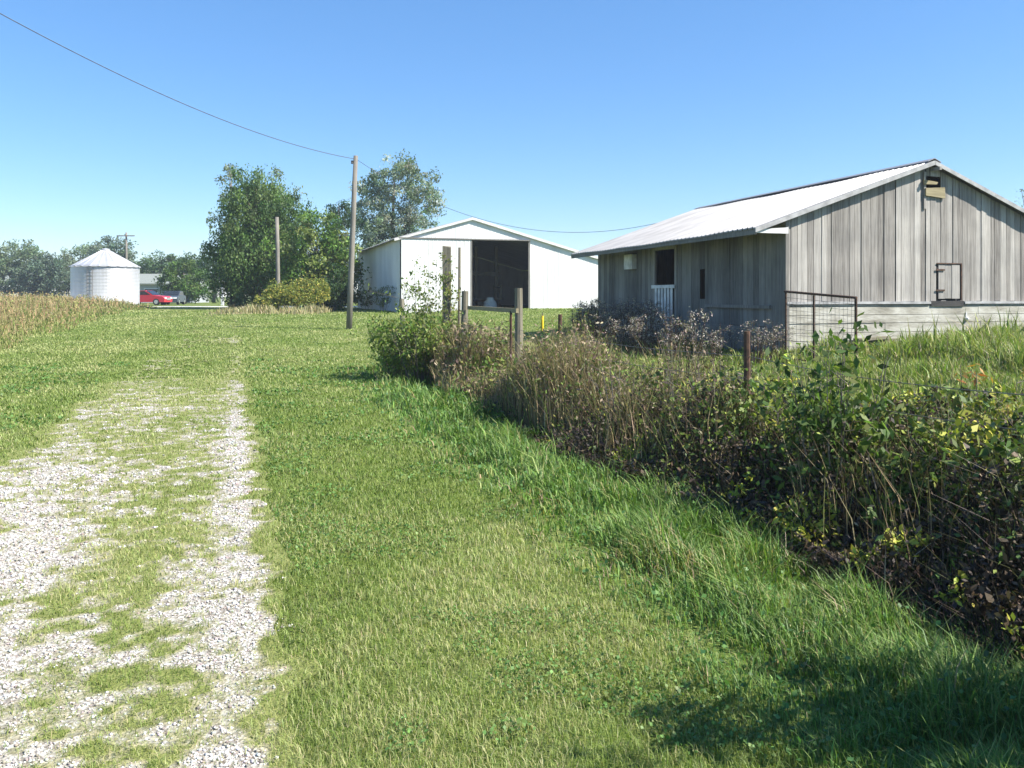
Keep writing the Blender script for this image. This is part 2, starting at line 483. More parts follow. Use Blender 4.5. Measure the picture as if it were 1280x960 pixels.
# ---- mown grass
x, y, rr = sample_polar(900000, 1.7, 60, R(-52), R(48), rng)
u, v = xy2uv(x, y); l, r_ = lane_edges(u)
onlane = (v > l) & (v < r_) & (u < 50)
gr = grassy(u, v) + rng.normal(0, .12, len(u))
side = np.where(u < 17.5, v < edge_v(u) + rng.normal(0, .06, len(u)), True)
yard = (u >= 17.5) & in_rect(x, y, BX, BY, -1.6, 9, -3, 11)
k = side & ~built(x, y) & ~yard & (~onlane | (rng.random(len(u)) < np.clip(.06 + .75 * sstep((gr - .38) / .42) + .5 * sstep((gr - .85) / .2), 0, 1.2) + .3 * sstep((u - 15) / 4))) & (v > -6.9 + .8 * (fbm(u * .4, v * .4) - .5))
x, y, rr, u, v, onlane, gr = x[k], y[k], rr[k], u[k], v[k], onlane[k], gr[k]; n = len(x)
patch = fbm(x * .55, y * .55, 3); fine = fbm(x * 2.6 + 7, y * 2.6, 3)
dry = np.clip(.3 + .12 * sstep((rr - 10) / 20) + 1.9 * (patch - .5) + 1.0 * (fine - .5) + .42 * onlane * (1 - .8 * sstep((u - 14) / 6)) * (1 - sstep((gr - 1.05) / .2)) + .16 * np.exp(-((v - 1.0) / .45) ** 2), 0, 1)
streak = np.exp(-((v + 4.3) / .3) ** 2) + np.exp(-((v + 3.1) / .25) ** 2)
dry = np.clip(dry + .35 * streak + .15 * sstep((-v - 2) / 2), 0, 1)
ca = pal(n, [(.18, .242, .055), (.15, .215, .046), (.225, .28, .075)], jit=.11)
cb = pal(n, [(.34, .365, .145), (.29, .345, .115), (.42, .4, .21)], jit=.11)
m_ = (rng.random(n) < dry)[:, None]
col = np.where(m_, cb, ca)
fk = (sstep((rr - 6) / 25) * .6)[:, None]; col = col * (1 - fk) + fk * (np.array([.37, .39, .16]) * dry[:, None] + np.array([.17, .25, .052]) * (1 - dry[:, None]))
h = rng.uniform(.018, .05, n) * (1 + .012 * rr) * np.where(onlane & (u < 18) & (gr < .9), .8, 1) * (.75 + .6 * fine)
w = np.maximum(.0025, .00085 * rr) * rng.uniform(.6, 1.3, n)
P = np.stack([x, y, gz(x, y)], 1)
G = blades(P, h, w, rng.uniform(.2, 1.1, n), rng.uniform(0, 6.28, n), col)
cm = (fbm(x * 1.3 + 40, y * 1.3 + 5, 3) + .25 * (fine - .5) > .56) & ~onlane & (rr < 22) & (rng.random(n) < .28)
Pc = P[cm] + np.stack([rng.normal(0, .01, cm.sum()), rng.normal(0, .01, cm.sum()), rng.uniform(.012, .045, cm.sum())], 1)
Gc = leaves(Pc, np.maximum(.016, .0034 * rr[cm]), pal(len(Pc), [(.1, .2, .05), (.13, .24, .065), (.16, .22, .06)], jit=.2), aspect=.85, upbias=2.0)
o = npmesh('mown_grass', *merge(G, Gc), M['grass'])
tag(o, 'short mown green grass with straw-coloured patches', 'grass', kind='stuff')

# ---- long grass beside the fence row
n0 = 330000
x, y, rr = sample_polar(n0, 1.9, 24, R(-20), R(60), rng)
u, v = xy2uv(x, y)
e = edge_v(u)
k = (v > e - .1) & (v < 3.9) & (u < 18.5) & (rng.random(n0) < .35 + .75 * sstep((v - e) / .5))
x, y, rr, u, v, e = x[k], y[k], rr[k], u[k], v[k], e[k]; n = len(x)
tuf = fbm(x * 3.4, y * 3.4 + 90, 3)
h = rng.uniform(.05, .17, n) * (.15 + 1.75 * np.clip(1.6 * (tuf - .5) + .5, 0, 1)) * (.5 + .6 * sstep((v - e) / .7)) * (1 + .01 * rr)
h *= 1 + .5 * (rng.random(n) < .03)
w = np.maximum(.004, .0012 * rr) * rng.uniform(.7, 1.5, n)
lush = fbm(x * .8 + 3, y * .8, 3)
col = pal(n, [(.125, .22, .048), (.095, .18, .042), (.18, .28, .07), (.26, .3, .095)], w=[.34, .28, .26, .12], jit=.25)
dd = (rng.random(n) < np.clip(1.6 * (lush - .55), 0, .6) + .04)[:, None]
col = np.where(dd, pal(n, [(.3, .28, .12), (.22, .25, .08), (.34, .26, .16)]), col)
az = rng.normal(math.pi, 1.2, n) * 1.0 + 5 * (fbm(x * 1.8 + 11, y * 1.8, 2) - .5); rnd = rng.random(n) < .4; az[rnd] = rng.uniform(0, 6.28, rnd.sum())
G1 = blades(np.stack([x, y, gz(x, y)], 1), h, w, rng.uniform(.2, 1.0, n), az, col)
# clover and small broad leaves low in it
kk = rng.random(n) < .2
Pl = np.stack([x, y, gz(x, y) + h * rng.uniform(.2, .8, n)], 1)[kk]
G2 = leaves(Pl, np.maximum(.026, .0045 * rr[kk]), pal(len(Pl), [(.07, .16, .05), (.11, .21, .06)]), upbias=1.5, aspect=.8)
o = npmesh('long_grass', *merge(G1, G2), M['grass'])
tag(o, 'lush uncut green grass along the foot of the fence row', 'grass', kind='stuff')

# ---- dry grass and stems in the fence row
n0 = 105000
u = 2 + 20 * rng.random(n0) ** .8; v = rng.normal(4.15, .42, n0)
dens = .25 + .75 * sstep((u - 6) / 3)
hump = fbm(u * 1.1, v * 1.3 + 12, 3)
k = (v > 3.35 + .3 * (vnoise(u * 1.2, u * 0 + 2) - .5)) & (v < 5.3) & (rng.random(n0) < dens * (.35 + hump)) & (u < 18.7)
u, v, hump = u[k], v[k], hump[k]; n = len(u)
x, y = uv2xy(u, v); rr = np.hypot(x, y)
h = .88 * rng.uniform(.25, 1.05, n) * (.35 + 1.15 * np.clip(1.7 * (hump - .5) + .5, 0, 1.2)) * (.72 + .28 * sstep((v - 3.3) / .5)) * (1 - .18 * sstep((u - 14) / 4))
w = np.maximum(.004, .0011 * rr) * rng.uniform(.6, 1.3, n)
col = pal(n, [(.34, .265, .16), (.25, .19, .12), (.14, .1, .08), (.18, .22, .07), (.42, .35, .22)], w=[.25, .22, .23, .2, .1], jit=.25)
G1 = blades(np.stack([x, y, gz(x, y) - .02], 1), h, w, rng.uniform(.05, .5, n), rng.uniform(0, 6.28, n), col)
kk = rng.random(n) < .35
Pl = np.stack([x, y, gz(x, y) + h * rng.uniform(.75, 1.02, n)], 1)[kk]
G2 = leaves(Pl + rng.normal(0, .03, Pl.shape), np.maximum(.03, .006 * rr[kk]), pal(len(Pl), [(.28, .22, .15), (.18, .13, .11), (.34, .28, .19), (.15, .2, .06)]), aspect=.35)
n3 = 10000
u3 = rng.uniform(4.5, 18.3, n3); v3 = rng.normal(4.1, .45, n3); kk = (v3 > 3.35) & (fbm(u3 * 1.6 + 80, v3 * 1.6, 2) > .47); u3, v3 = u3[kk], v3[kk]
x3, y3 = uv2xy(u3, v3); r3 = np.hypot(x3, y3)
G3 = leaves(np.stack([x3, y3, gz(x3, y3) + rng.uniform(.1, .85, len(u3)) * (.5 + .9 * fbm(u3 * 1.1, v3 * 1.3 + 12, 3))], 1), np.maximum(.045, .0055 * r3), pal(len(u3), [(.1, .16, .04), (.15, .21, .05), (.07, .11, .03), (.22, .25, .07)]), aspect=.5)
o = npmesh('dry_grass', *merge(G1, G2, G3), M['dry'])
tag(o, 'tan dead grass and thin stalks standing in the fence row', 'dry grass', kind='stuff')

# ---- dense undergrowth in the near half of the fence row
def bank_top(u, v):
    t = .68 + 1.05 * (fbm(u * 1.9 + 4, v * 2.2, 3) - .5) + .2 * (1 - sstep((u - 3.6) / 2.2)) - .06 * sstep((u - 6) / 4)
    return t * (.36 + .64 * sstep((v - 3.25) / .95)) * sstep((v - 3.0) / .35 + .3) * (1 - .35 * sstep((v - 5.0) / .8))
n0 = 420000
u = -1.5 + 13.0 * rng.random(n0); v = rng.uniform(3.2, 5.9, n0)
v = v + .3 * (vnoise(u * 1.5, u * 0 + 7) - .5)
k = rng.random(n0) < (1 - sstep((u - 5.0) / 5.0)) * .93 + .05
u, v = u[k], v[k]; n = len(u)
x, y = uv2xy(u, v); T = bank_top(u, v)
f = rng.random(n) ** .7
cl = fbm(u * 2.6, v * 2.6 + f * 3, 3)
gap = fbm(u * 4.2 + 30, v * 4.2 + f * 5, 2)
k = (gap > .36 + .1 * (f > .85)) | (rng.random(n) < .15)
u, v, x, y, T, f, cl = u[k], v[k], x[k], y[k], T[k], f[k], cl[k]; n = len(u)
zz = gz(x, y) + T * f
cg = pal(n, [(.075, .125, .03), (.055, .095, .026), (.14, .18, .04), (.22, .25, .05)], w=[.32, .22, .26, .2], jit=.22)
low_ = f < .45; cg[low_] = pal(int(low_.sum()), [(.045, .065, .024), (.06, .05, .032)])  # low leaves darker: the bank's self-shade put into their colour
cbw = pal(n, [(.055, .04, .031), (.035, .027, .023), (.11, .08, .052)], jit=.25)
isb = rng.random(n) < np.where((f < .66) | (v < 3.75), .9, .34) + 1.6 * (cl - .5)  # more dark brown leaves low and in front, colour standing in for shade
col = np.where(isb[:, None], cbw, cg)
hot = (np.hypot(u - 3.2, v - 5.1) < .7) & (f > .75) & (rng.random(n) < .35)
col[hot] = pal(int(hot.sum()), [(.45, .16, .05), (.4, .24, .06)])
yl = (fbm(u * 2.6 + 60, v * 2.6, 2) > .6) & (f > .6) & (rng.random(n) < .6)
col[yl] = pal(int(yl.sum()), [(.34, .38, .05), (.38, .36, .06)])
size = np.where(isb, .038, .04) * (1 + .2 * sstep((v - 3.6) / .4)) * rng.choice([.6, 1, 1.6], n, p=[.4, .42, .18])
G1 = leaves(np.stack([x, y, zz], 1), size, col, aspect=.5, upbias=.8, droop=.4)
ns = 42000
u = -1.5 + 12 * rng.random(ns); v = rng.uniform(3.12, 5.6, ns); k = rng.random(ns) < 1 - .8 * sstep((u - 6) / 5); u, v = u[k], v[k]; ns = len(u)
x, y = uv2xy(u, v); T = bank_top(u, v) * rng.uniform(.45, 1.15, ns) * (1 + .3 * (rng.random(ns) < .05))
G2 = blades(np.stack([x, y, gz(x, y) - .02], 1), T, rng.uniform(.003, .009, ns), rng.uniform(.05, .9, ns), rng.uniform(0, 6.28, ns),
            pal(ns, [(.06, .043, .036), (.11, .08, .06), (.07, .08, .03), (.22, .18, .11)], w=[.42, .3, .18, .1], jit=.25))
# wiry stems leaning and arching through it
mbx = []; nw = 2600
u = -1 + 11 * rng.random(nw); v = rng.uniform(3.2, 5.3, nw); x, y = uv2xy(u, v); T = bank_top(u, v) * rng.uniform(.6, 1.3, nw)
G3 = blades(np.stack([x, y, gz(x, y)], 1), T, np.full(nw, .006), rng.uniform(.15, .7, nw), rng.uniform(0, 6.28, nw), pal(nw, [(.25, .19, .14), (.15, .1, .085), (.34, .28, .2)]))
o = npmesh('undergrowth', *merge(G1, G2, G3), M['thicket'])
tag(o, 'dark tangled undergrowth of leaves and brown stems', 'undergrowth', kind='stuff')

# ---- rough grass of the yard in front of the barn
n0 = 330000
x, y, rr = sample_polar(n0, 6, 33, R(-6), R(50), rng)
u, v = xy2uv(x, y)
k = (v > 4.9) & ~built(x, y) & ((u < 19) | (x > BX + 2) | in_rect(x, y, BX, BY, -1.8, 9, -3, 11))
k |= (v > 4.3) & (u > 9) & (u < 19) & (rng.random(n0) < .6) & ~built(x, y)
x, y, rr, u, v = x[k], y[k], rr[k], u[k], v[k]; n = len(x)
t = fbm(x * 1.1, y * 1.1 + 20, 3)
h = rng.uniform(.1, .4, n) * (.2 + 1.5 * np.clip(1.8 * (t - .5) + .5, 0, 1)) * (1 + .7 * (rng.random(n) < .05)) * (.5 + .6 * sstep((x - 5) / 4))
col = pal(n, [(.17, .24, .045), (.23, .29, .065), (.12, .18, .04), (.34, .33, .13), (.42, .37, .22)], w=[.28, .28, .14, .19, .11], jit=.22)
G = blades(np.stack([x, y, gz(x, y) - .01], 1), h, np.maximum(.005, .0012 * rr) * rng.uniform(.7, 1.4, n), rng.uniform(.1, .8, n), rng.uniform(0, 6.28, n), col)
o = npmesh('yard_grass', *G, M['grass'])
tag(o, 'sunlit rough yellow-green grass in the barn yard', 'grass', kind='stuff')

# ---- tall weeds of the left field
n0 = 190000
x, y, rr = sample_polar(n0, 16, 95, R(-50), R(-8), rng)
u, v = xy2uv(x, y)
ed = -6.2 + 1.4 * (fbm(u * .25, v * 0 + 3, 2) - .5)
k = (v < ed) & ~built(x, y) & (u < 74)
x, y, rr, u, v, ed = x[k], y[k], rr[k], u[k], v[k], ed[k]; n = len(x)
t = fbm(x * .3, y * .3, 3)
full = sstep((ed - v) / 4.0)
h = rng.uniform(.35, 1.0, n) * (.15 + .95 * full) * (.75 + .6 * t)
a_ = rng.random(n) < (.2 + .7 * full)
col = np.where(a_[:, None], pal(n, [(.36, .27, .15), (.36, .235, .145), (.32, .285, .14), (.25, .26, .1)], w=[.36, .26, .24, .14], jit=.1), pal(n, [(.14, .2, .05), (.2, .24, .07), (.28, .28, .12)]))
G = blades(np.stack([x, y, gz(x, y)], 1), h, .0008 * rr * rng.uniform(.6, 1.4, n), rng.uniform(.05, .5, n), rng.uniform(0, 6.28, n), col)
kk = (rng.random(n) < .8) & a_
Pl = np.stack([x, y, gz(x, y) + h * rng.uniform(.6, 1.02, n)], 1)[kk] + rng.normal(0, .08, (kk.sum(), 3))
G2 = leaves(Pl, .0021 * rr[kk], pal(kk.sum(), [(.36, .29, .16), (.37, .25, .15), (.32, .29, .14), (.26, .27, .1)], jit=.1), aspect=.5)
o = npmesh('field_weeds', *merge(G, G2), M['dry'])
tag(o, 'tall rusty brown weeds covering the field beside the lane', 'weeds', kind='stuff')

# ================================================================ BARN
def zl(x, APX=4.12, APZ=4.87):
    return APZ - .347 * (APX - x) if x < APX else APZ - .386 * (x - APX)

def boards(mb, p0, p1, zb, zt, width, thick, axis='x', at=0.0, holes=(), jit=.006, r=random, gap=.007):
    """upright boards from p0 to p1; zb and zt give the lower and upper end"""
    s = p0
    while s < p1 - .02:
        w = min(width * r.uniform(.72, 1.3), p1 - s)
        if p1 - s - w < .05: w = p1 - s
        a, b = s, s + w - gap * r.uniform(.5, 1.6)
        off = at + r.uniform(-jit, jit)
        segs = [(None, None)]
        cuts = [h for h in holes if h[0] < (a + b) / 2 < h[1]]
        lo = zb((a + b) / 2) + r.uniform(-.02, .01)
        runs = []; cur = lo
        for h in sorted(cuts, key=lambda q: q[2]):
            if h[2] > cur: runs.append((cur, h[2]))
            cur = max(cur, h[3])
        runs.append((cur, None))
        for z0, z1 in runs:
            ta, tb = (zt(a), zt(b)) if z1 is None else (z1, z1)
            if min(ta, tb) - z0 < .03: continue
            if axis == 'x':
                mb.hexa([(a, off, z0), (b, off, z0), (b, off + thick, z0), (a, off + thick, z0), (a, off, ta), (b, off, tb), (b, off + thick, tb), (a, off + thick, ta)])
            else:
                mb.hexa([(off, a, z0), (off, b, z0), (off + thick, b, z0), (off + thick, a, z0), (off, a, ta), (off, b, tb), (off + thick, b, tb), (off + thick, a, ta)])
        s += w

bz = 0.0
barn = thing('barn', 'weathered grey board barn with pale metal roof and whitewashed base', 'barn', (BX, BY, 0), HD)
W_, D_ = 8.3, 10.56
SILL = 1.42
HAY = (3.98, 4.5, 4.02, 4.5)
HATCH = (4.35, 5.07, SILL + .05, 2.38)
mb = MB()
boards(mb, 0, W_, lambda x: SILL + .03, lambda x: zl(x) - .1, .165, .025, 'x', 0.0, [HAY, HATCH], gap=.012, jit=.01)
mb.build('gable_siding', M['barnwood'], barn)
# dark sheet behind the gaps, colour stands in for the unlit interior
mb = MB(); mb.add([(.05, .06, SILL - .05), (W_ - .05, .06, SILL - .05), (W_ - .05, .06, zl(W_) - .2), (4.7, .06, 4.45), (4.7, .06, 3.9), (3.9, .06, 3.9), (3.9, .06, 4.45), (.05, .06, zl(0) - .2)], [(0, 1, 2, 3, 4, 5, 6, 7)])
mb.build('dark_backing', M['dark'], barn)
# base of horizontal whitewashed planks
mb = MB()
zc = -.25; k = 0
while zc < SILL - .04:
    hgt = min(.2 * random.uniform(.9, 1.1), SILL - .035 - zc)
    s = -.02
    while s < W_:
        e = min(W_, s + random.uniform(2.2, 3.6))
        o_ = random.uniform(-.008, .008)
        mb.box(s, e - .006, -.035 + o_, .02 + o_, zc, zc + hgt - .012); s = e
    zc += hgt
mb.box(0, W_, .022, .05, -.3, SILL - .08)
mb.build('base_wall', M['whitewash'], barn)
mb = MB()
for a, b in ((0, 1.9), (1.93, 4.1), (5.15, 8.3)):
    mb.box(a, b, -.075, -.002, SILL - .03, SILL + .03)
mb.build('sill_trim', M['greytrim'], barn)
mb = MB(); mb.box(-.035, .05, -.06, .06, -.3, 3.32); mb.build('corner_post', M['sidewood'], barn)
# hay door: pale loose planks over a dark opening
hd = MB()
hd.hexa([(3.95, -.07, 4.02), (4.56, -.05, 3.97), (4.56, -.02, 3.97), (3.95, -.03, 4.02), (3.95, -.07, 4.2), (4.55, -.05, 4.24), (4.55, -.02, 4.24), (3.95, -.03, 4.2)])
hd.hexa([(3.9, -.08, 4.29), (4.3, -.05, 4.3), (4.3, -.02, 4.3), (3.9, -.04, 4.29), (3.88, -.08, 4.4), (4.34, -.05, 4.36), (4.34, -.02, 4.36), (3.88, -.04, 4.4)])
hd.build('hay_door', M['palewood'], barn)
mb = MB(); mb.box(4.14, 4.2, -.3, -.03, 4.62, 4.7); mb.box(3.93, 3.99, -.03, -.004, 3.7, 4.6); mb.build('hoist_beam', M['barnwood'], barn)
# hatch
ht = MB(); boards(ht, HATCH[0] + .03, HATCH[1] - .03, lambda x: HATCH[2] + .05, lambda x: HATCH[3] - .03, .2, .025, 'x', -.022)
hat = ht.build('hatch', M['barnwood'], barn)
mb = MB()
mb.box(HATCH[0] - .03, HATCH[1] + .02, -.04, -.026, HATCH[3] - .015, HATCH[3] + .01)
mb.box(HATCH[1] - .01, HATCH[1] + .02, -.04, -.026, HATCH[2], HATCH[3] - .017)
mb.build('frame', M['rust'], hat)
for z in (1.7, 2.2):
    mb = MB(); mb.box(HATCH[0] - .06, HATCH[0] + .2, -.046, -.03, z, z + .04); mb.build('hinge', M['rust'], hat)
mb = MB(); mb.box(4.12, 5.13, -.06, -.004, SILL - .09, SILL + .04); mb.build('hatch_dark_gap', M['dark'], barn)  # dark strip standing in for the shadowy gap below the hatch
mb = MB(); mb.box(5.2, 5.24, -.05, -.04, 1.05, 1.18); mb.lathe([(.03, .98), (.05, 1.0), (.05, 1.04), (.03, 1.06)], 10, 5.22, -.06); mb.build('hasp', M['trim'], barn)
# left wall boards with doorway
DOOR = (5.1, 6.3, .2, 2.93)
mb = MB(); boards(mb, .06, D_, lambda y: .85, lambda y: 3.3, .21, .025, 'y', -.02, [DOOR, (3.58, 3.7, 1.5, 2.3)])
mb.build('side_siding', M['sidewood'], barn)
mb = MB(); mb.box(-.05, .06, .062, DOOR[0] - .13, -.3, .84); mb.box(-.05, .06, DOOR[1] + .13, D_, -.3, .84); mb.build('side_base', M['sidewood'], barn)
mb = MB(); mb.box(-.09, -.022, .5, 3.4, 1.28, 1.36); mb.build('feed_rail', M['sidewood'], barn)
mb = MB()
mb.box(-.05, .01, DOOR[0] - .12, DOOR[0], .2, DOOR[3] + .1); mb.box(-.05, .01, DOOR[1], DOOR[1] + .12, .2, DOOR[3] + .1); mb.box(-.05, .01, DOOR[0] + .002, DOOR[1] - .002, DOOR[3], DOOR[3] + .1)
mb.build('door_frame', M['barnwood'], barn)
hf = MB()
for kq in range(6):
    yq = DOOR[0] + .06 + kq * .19
    hf.box(-.085, -.06, yq, yq + .12, .35, 1.83)
hf.box(-.11, -.087, DOOR[0] - .1, DOOR[1] + .1, 1.8, 1.9); hf.box(-.11, -.087, DOOR[0] - .1, DOOR[1] + .1, .55, .65)
tag(hf.build('half_door', M['trim'], barn), 'pale slatted half door across the dark doorway')
wb = MB(); wb.box(-.2, -.03, 7.55, 8.1, 2.42, 2.88); wbo = wb.build('wall_box', M['trim'], barn)
mb = MB(); mb.box(-.215, -.2, 7.6, 8.05, 2.47, 2.83); mb.build('cover', M['trim'], wbo)
# rear and right walls
mb = MB(); boards(mb, 0, W_, lambda x: -.1, lambda x: zl(x) - .1, .4, .025, 'x', D_); mb.build('rear_wall', M['barnwood'], barn)
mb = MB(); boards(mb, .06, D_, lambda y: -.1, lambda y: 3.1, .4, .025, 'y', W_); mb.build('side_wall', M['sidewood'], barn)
# roof: ribbed sheets
def roof_sheet(mb, xa, za, xb, zb, y0, y1, dz1, step=.2, rib=.022, t=.03):
    ys = []; y = y0
    while y < y1 - .001:
        for f, q in ((0, 0), (.3, 0), (.36, 1), (.54, 1), (.6, 0)):
            if y + f * step < y1: ys.append((y + f * step, q * rib))
        y += step
    ys.append((y1, 0)); nseg = 8; base = mb.n; vs = []
    for (yy, rb) in ys:
        for k in range(nseg + 1):
            f = k / nseg; fy = (yy - y0) / (y1 - y0)
            sag = -.05 * math.sin(math.pi * fy) * (1 - abs(2 * f - 1) * .3) + dz1 * fy
            vs.append((xa + (xb - xa) * f, yy, za + (zb - za) * f + rb + sag + .008 * math.sin(yy * 2.1 + f * 5)))
    m_ = len(vs); vs += [(a, b, c - t) for a, b, c in vs]; fs = []
    W = nseg + 1
    for i in range(len(ys) - 1):
        for k in range(nseg):
            a = i * W + k
            fs.append((a, a + 1, a + W + 1, a + W)); fs.append((m_ + a, m_ + a + W, m_ + a + W + 1, m_ + a + 1))
        fs.append((i * W, (i + 1) * W, m_ + (i + 1) * W, m_ + i * W)); fs.append((i * W + nseg, m_ + i * W + nseg, m_ + (i + 1) * W + nseg, (i + 1) * W + nseg))
    for k in range(nseg):
        fs.append((k, m_ + k, m_ + k + 1, k + 1)); a = (len(ys) - 1) * W + k; fs.append((a, a + 1, m_ + a + 1, m_ + a))
    mb.add(vs, fs)
mb = MB()
roof_sheet(mb, -.92, zl(-.92), 4.11, zl(4.11), -.16, 10.86, -.1)
roof_sheet(mb, 4.13, zl(4.13), 8.95, zl(8.95), -.16, 10.86, -.1)
rf = mb.build('roof', M['roof'], barn)
mb = MB(); mb.hexa([(3.92, -.17, zl(3.92) + .025), (4.12, -.17, 4.905), (4.12, 10.87, 4.8), (3.92, 10.87, zl(3.92) - .075), (3.92, -.17, zl(3.92) + .04), (4.12, -.17, 4.92), (4.12, 10.87, 4.815), (3.92, 10.87, zl(3.92) - .06)])
mb.hexa([(4.122, -.17, 4.905), (4.32, -.17, zl(4.32) + .025), (4.32, 10.87, zl(4.32) - .075), (4.122, 10.87, 4.8), (4.122, -.17, 4.92), (4.32, -.17, zl(4.32) + .04), (4.32, 10.87, zl(4.32) - .06), (4.122, 10.87, 4.815)])
mb.build('ridge_cap', M['roof'], rf)
for xa, xb in ((-.92, 4.115), (4.125, 8.95)):
    mb = MB(); za, zb = zl(xa) - .035, zl(xb) - .035
    mb.hexa([(xa, -.19, za - .08), (xb, -.19, zb - .08), (xb, -.162, zb - .08), (xa, -.162, za - .08), (xa, -.19, za + .02), (xb, -.19, zb + .02), (xb, -.162, zb + .02), (xa, -.162, za + .02)])
    mb.build('rake_board', M['greytrim'], barn)
mb = MB(); z = zl(-.9)
mb.hexa([(-.9, -.16, z - .16), (-.875, -.16, z - .16), (-.875, 10.85, z - .26), (-.9, 10.85, z - .26), (-.9, -.16, z - .035), (-.875, -.16, z - .035), (-.875, 10.85, z - .14), (-.9, 10.85, z - .14)])
mb.build('eave_board', M['sidewood'], barn)
mb = MB(); mb.hexa([(-.87, -.15, 3.0), (-.03, -.15, 3.0), (-.03, -.13, 3.0), (-.87, -.13, 3.0), (-.87, -.15, 3.08), (-.03, -.15, 3.14), (-.03, -.13, 3.14), (-.87, -.13, 3.08)])
mb.build('eave_return', M['trim'], barn)
mb = MB()
for kq in range(13):
    y = .1 + kq * .85; dz = -.1 * y / 10.5
    mb.hexa([(-.87, y, zl(-.87) - .17 + dz), (.1, y, zl(.1) - .17 + dz), (.1, y + .05, zl(.1) - .17 + dz), (-.87, y + .05, zl(-.87) - .17 + dz),
             (-.87, y, zl(-.87) - .06 + dz), (.1, y, zl(.1) - .06 + dz), (.1, y + .05, zl(.1) - .06 + dz), (-.87, y + .05, zl(-.87) - .06 + dz)])
mb.build('rafter_tails', M['sidewood'], barn)['kind'] = 'stuff'
# loose lumber against the base wall
def w(bx, by, ox=BX, oy=BY):
    return ox + bx * CA - by * SA, oy + bx * SA + by * CA
lum = thing('lumber_pile', 'old boards and a pole lying against the whitewashed barn base', 'lumber', (*w(2.1, -.5), 0), HD)
for kq, (dx, dy, L_, z, a) in enumerate([(0, 0, 1.5, .34, .05), (.1, .12, 1.3, .4, -.06), (-.2, -.1, 1.1, .46, .12)]):
    mb = MB(); g0 = g1(*w(2.1, -.5)) - .25
    mb.bar((dx - L_ / 2, dy - a, g0 + z), (dx + L_ / 2, dy + a, g0 + z + .03), .06, .16); mb.build('board', M['postwood'], lum)

# ================================================================ SHED
SX, SY = -6.44, 49.0
shed = thing('pole_shed', 'long white ribbed metal farm shed with a dark open bay', 'shed', (SX, SY, .55), HD)
def zs(x): return (5.63 - .287 * (4.28 - x)) if x < 4.28 else (5.63 - .275 * (x - 4.28))
def ribbed(mb, a0, a1, zb, zt, axis, at, out=-1, step=.24, rib=.007):
    s = a0; prev = None; pts = []
    while s < a1 - .001:
        for f, q in ((0, 0), (.62, 0), (.7, 1), (.88, 1), (.96, 0)):
            if s + f * step <= a1: pts.append((s + f * step, q))
        s += step
    pts.append((a1, 0))
    vs = []
    for p, q in pts:
        o_ = at + out * q * rib
        for z in (zb(p), zt(p)):
            vs.append((p, o_, z) if axis == 'x' else (o_, p, z))
    mb.add(vs, [(2 * i, 2 * i + 2, 2 * i + 3, 2 * i + 1) for i in range(len(pts) - 1)])
B0 = lambda p: -.3
mb = MB()
ribbed(mb, 7.92, 13.5, lambda p: .0, lambda p: zs(p) - .05, 'x', 0)
mb.build('front_wall', M['whitemetal'], shed)
mb = MB(); ribbed(mb, 0, 7.9, lambda p: 4.36, lambda p: max(4.37, zs(p) - .05), 'x', -.02); mb.build('gable_wall', M['whitemetal'], shed)
mb = MB(); ribbed(mb, 0.05, 4.16, lambda p: .02, lambda p: 4.3, 'x', -.12); sd = mb.build('sliding_door', M['whitemetal'], shed)
mb = MB(); mb.box(.05, 4.16, -.1, -.07, .02, 4.3); mb.build('door_back', M['whitemetal'], sd)
mb = MB(); mb.box(-.1, 7.9, -.17, -.05, 4.31, 4.38); mb.build('door_track', M['sidewood'], shed)
mb = MB(); mb.box(4.16, 4.26, -.13, .02, 0, 4.3); mb.build('door_jamb', M['sidewood'], shed); mb = MB(); mb.box(7.8, 7.91, -.05, .04, -.1, 4.3); mb.build('door_jamb', M['sidewood'], shed)
mb = MB(); mb.box(7.92, 13.5, -.03, .05, -.45, -.003); mb.build('foundation', M['whitewash'], shed)
mb = MB(); ribbed(mb, 0, 17.8, B0, lambda p: zs(0) - .06, 'y', 0); mb.build('side_wall', M['whitemetal'], shed)
mb = MB(); ribbed(mb, 0, 17.8, B0, lambda p: zs(13.5) - .06, 'y', 13.5, 1); mb.build('side_wall', M['whitemetal'], shed)
# rear wall with a rear opening opposite the bay
mb = MB()
ribbed(mb, 0, 4.0, B0, lambda p: zs(p) - .05, 'x', 17.8, 1); ribbed(mb, 7.9, 13.5, B0, lambda p: zs(p) - .05, 'x', 17.8, 1); ribbed(mb, 4.0, 7.9, lambda p: 2.6, lambda p: zs(p) - .05, 'x', 17.8, 1)
mb.build('rear_wall', M['whitemetal'], shed)
mb = MB()
roof_sheet(mb, -.35, zs(-.35), 4.27, zs(4.27), -.12, 18.1, 0, .3, .03, .03)
roof_sheet(mb, 4.29, zs(4.29), 13.9, zs(13.9), -.12, 18.1, 0, .3, .03, .03)
mb.build('roof', M['roof'], shed)
for xa, xb in ((-.35, 4.275), (4.285, 13.9)):
    mb = MB(); za, zb = zs(xa) - .04, zs(xb) - .04
    mb.hexa([(xa, -.16, za - .1), (xb, -.16, zb - .1), (xb, -.125, zb - .1), (xa, -.125, za - .1), (xa, -.16, za + .03), (xb, -.16, zb + .03), (xb, -.125, zb + .03), (xa, -.125, za + .03)])
    mb.build('rake_board', M['trim'], shed)
for kq, (px, py) in enumerate([(4.6, 6), (6.2, 6), (7.6, 6), (4.6, 12), (6.0, 12), (7.5, 12), (5.2, 16.5), (6.6, 16.5)]):
    mb = MB(); mb.box(px - .09, px + .09, py - .09, py + .09, -.3, 4.3); mb.build('post', M['postwood'], shed)
mb = MB(); mb.box(4.3, 7.8, 5.92, 6.08, 2.35, 2.6); mb.build('cross_beam', M['postwood'], shed)

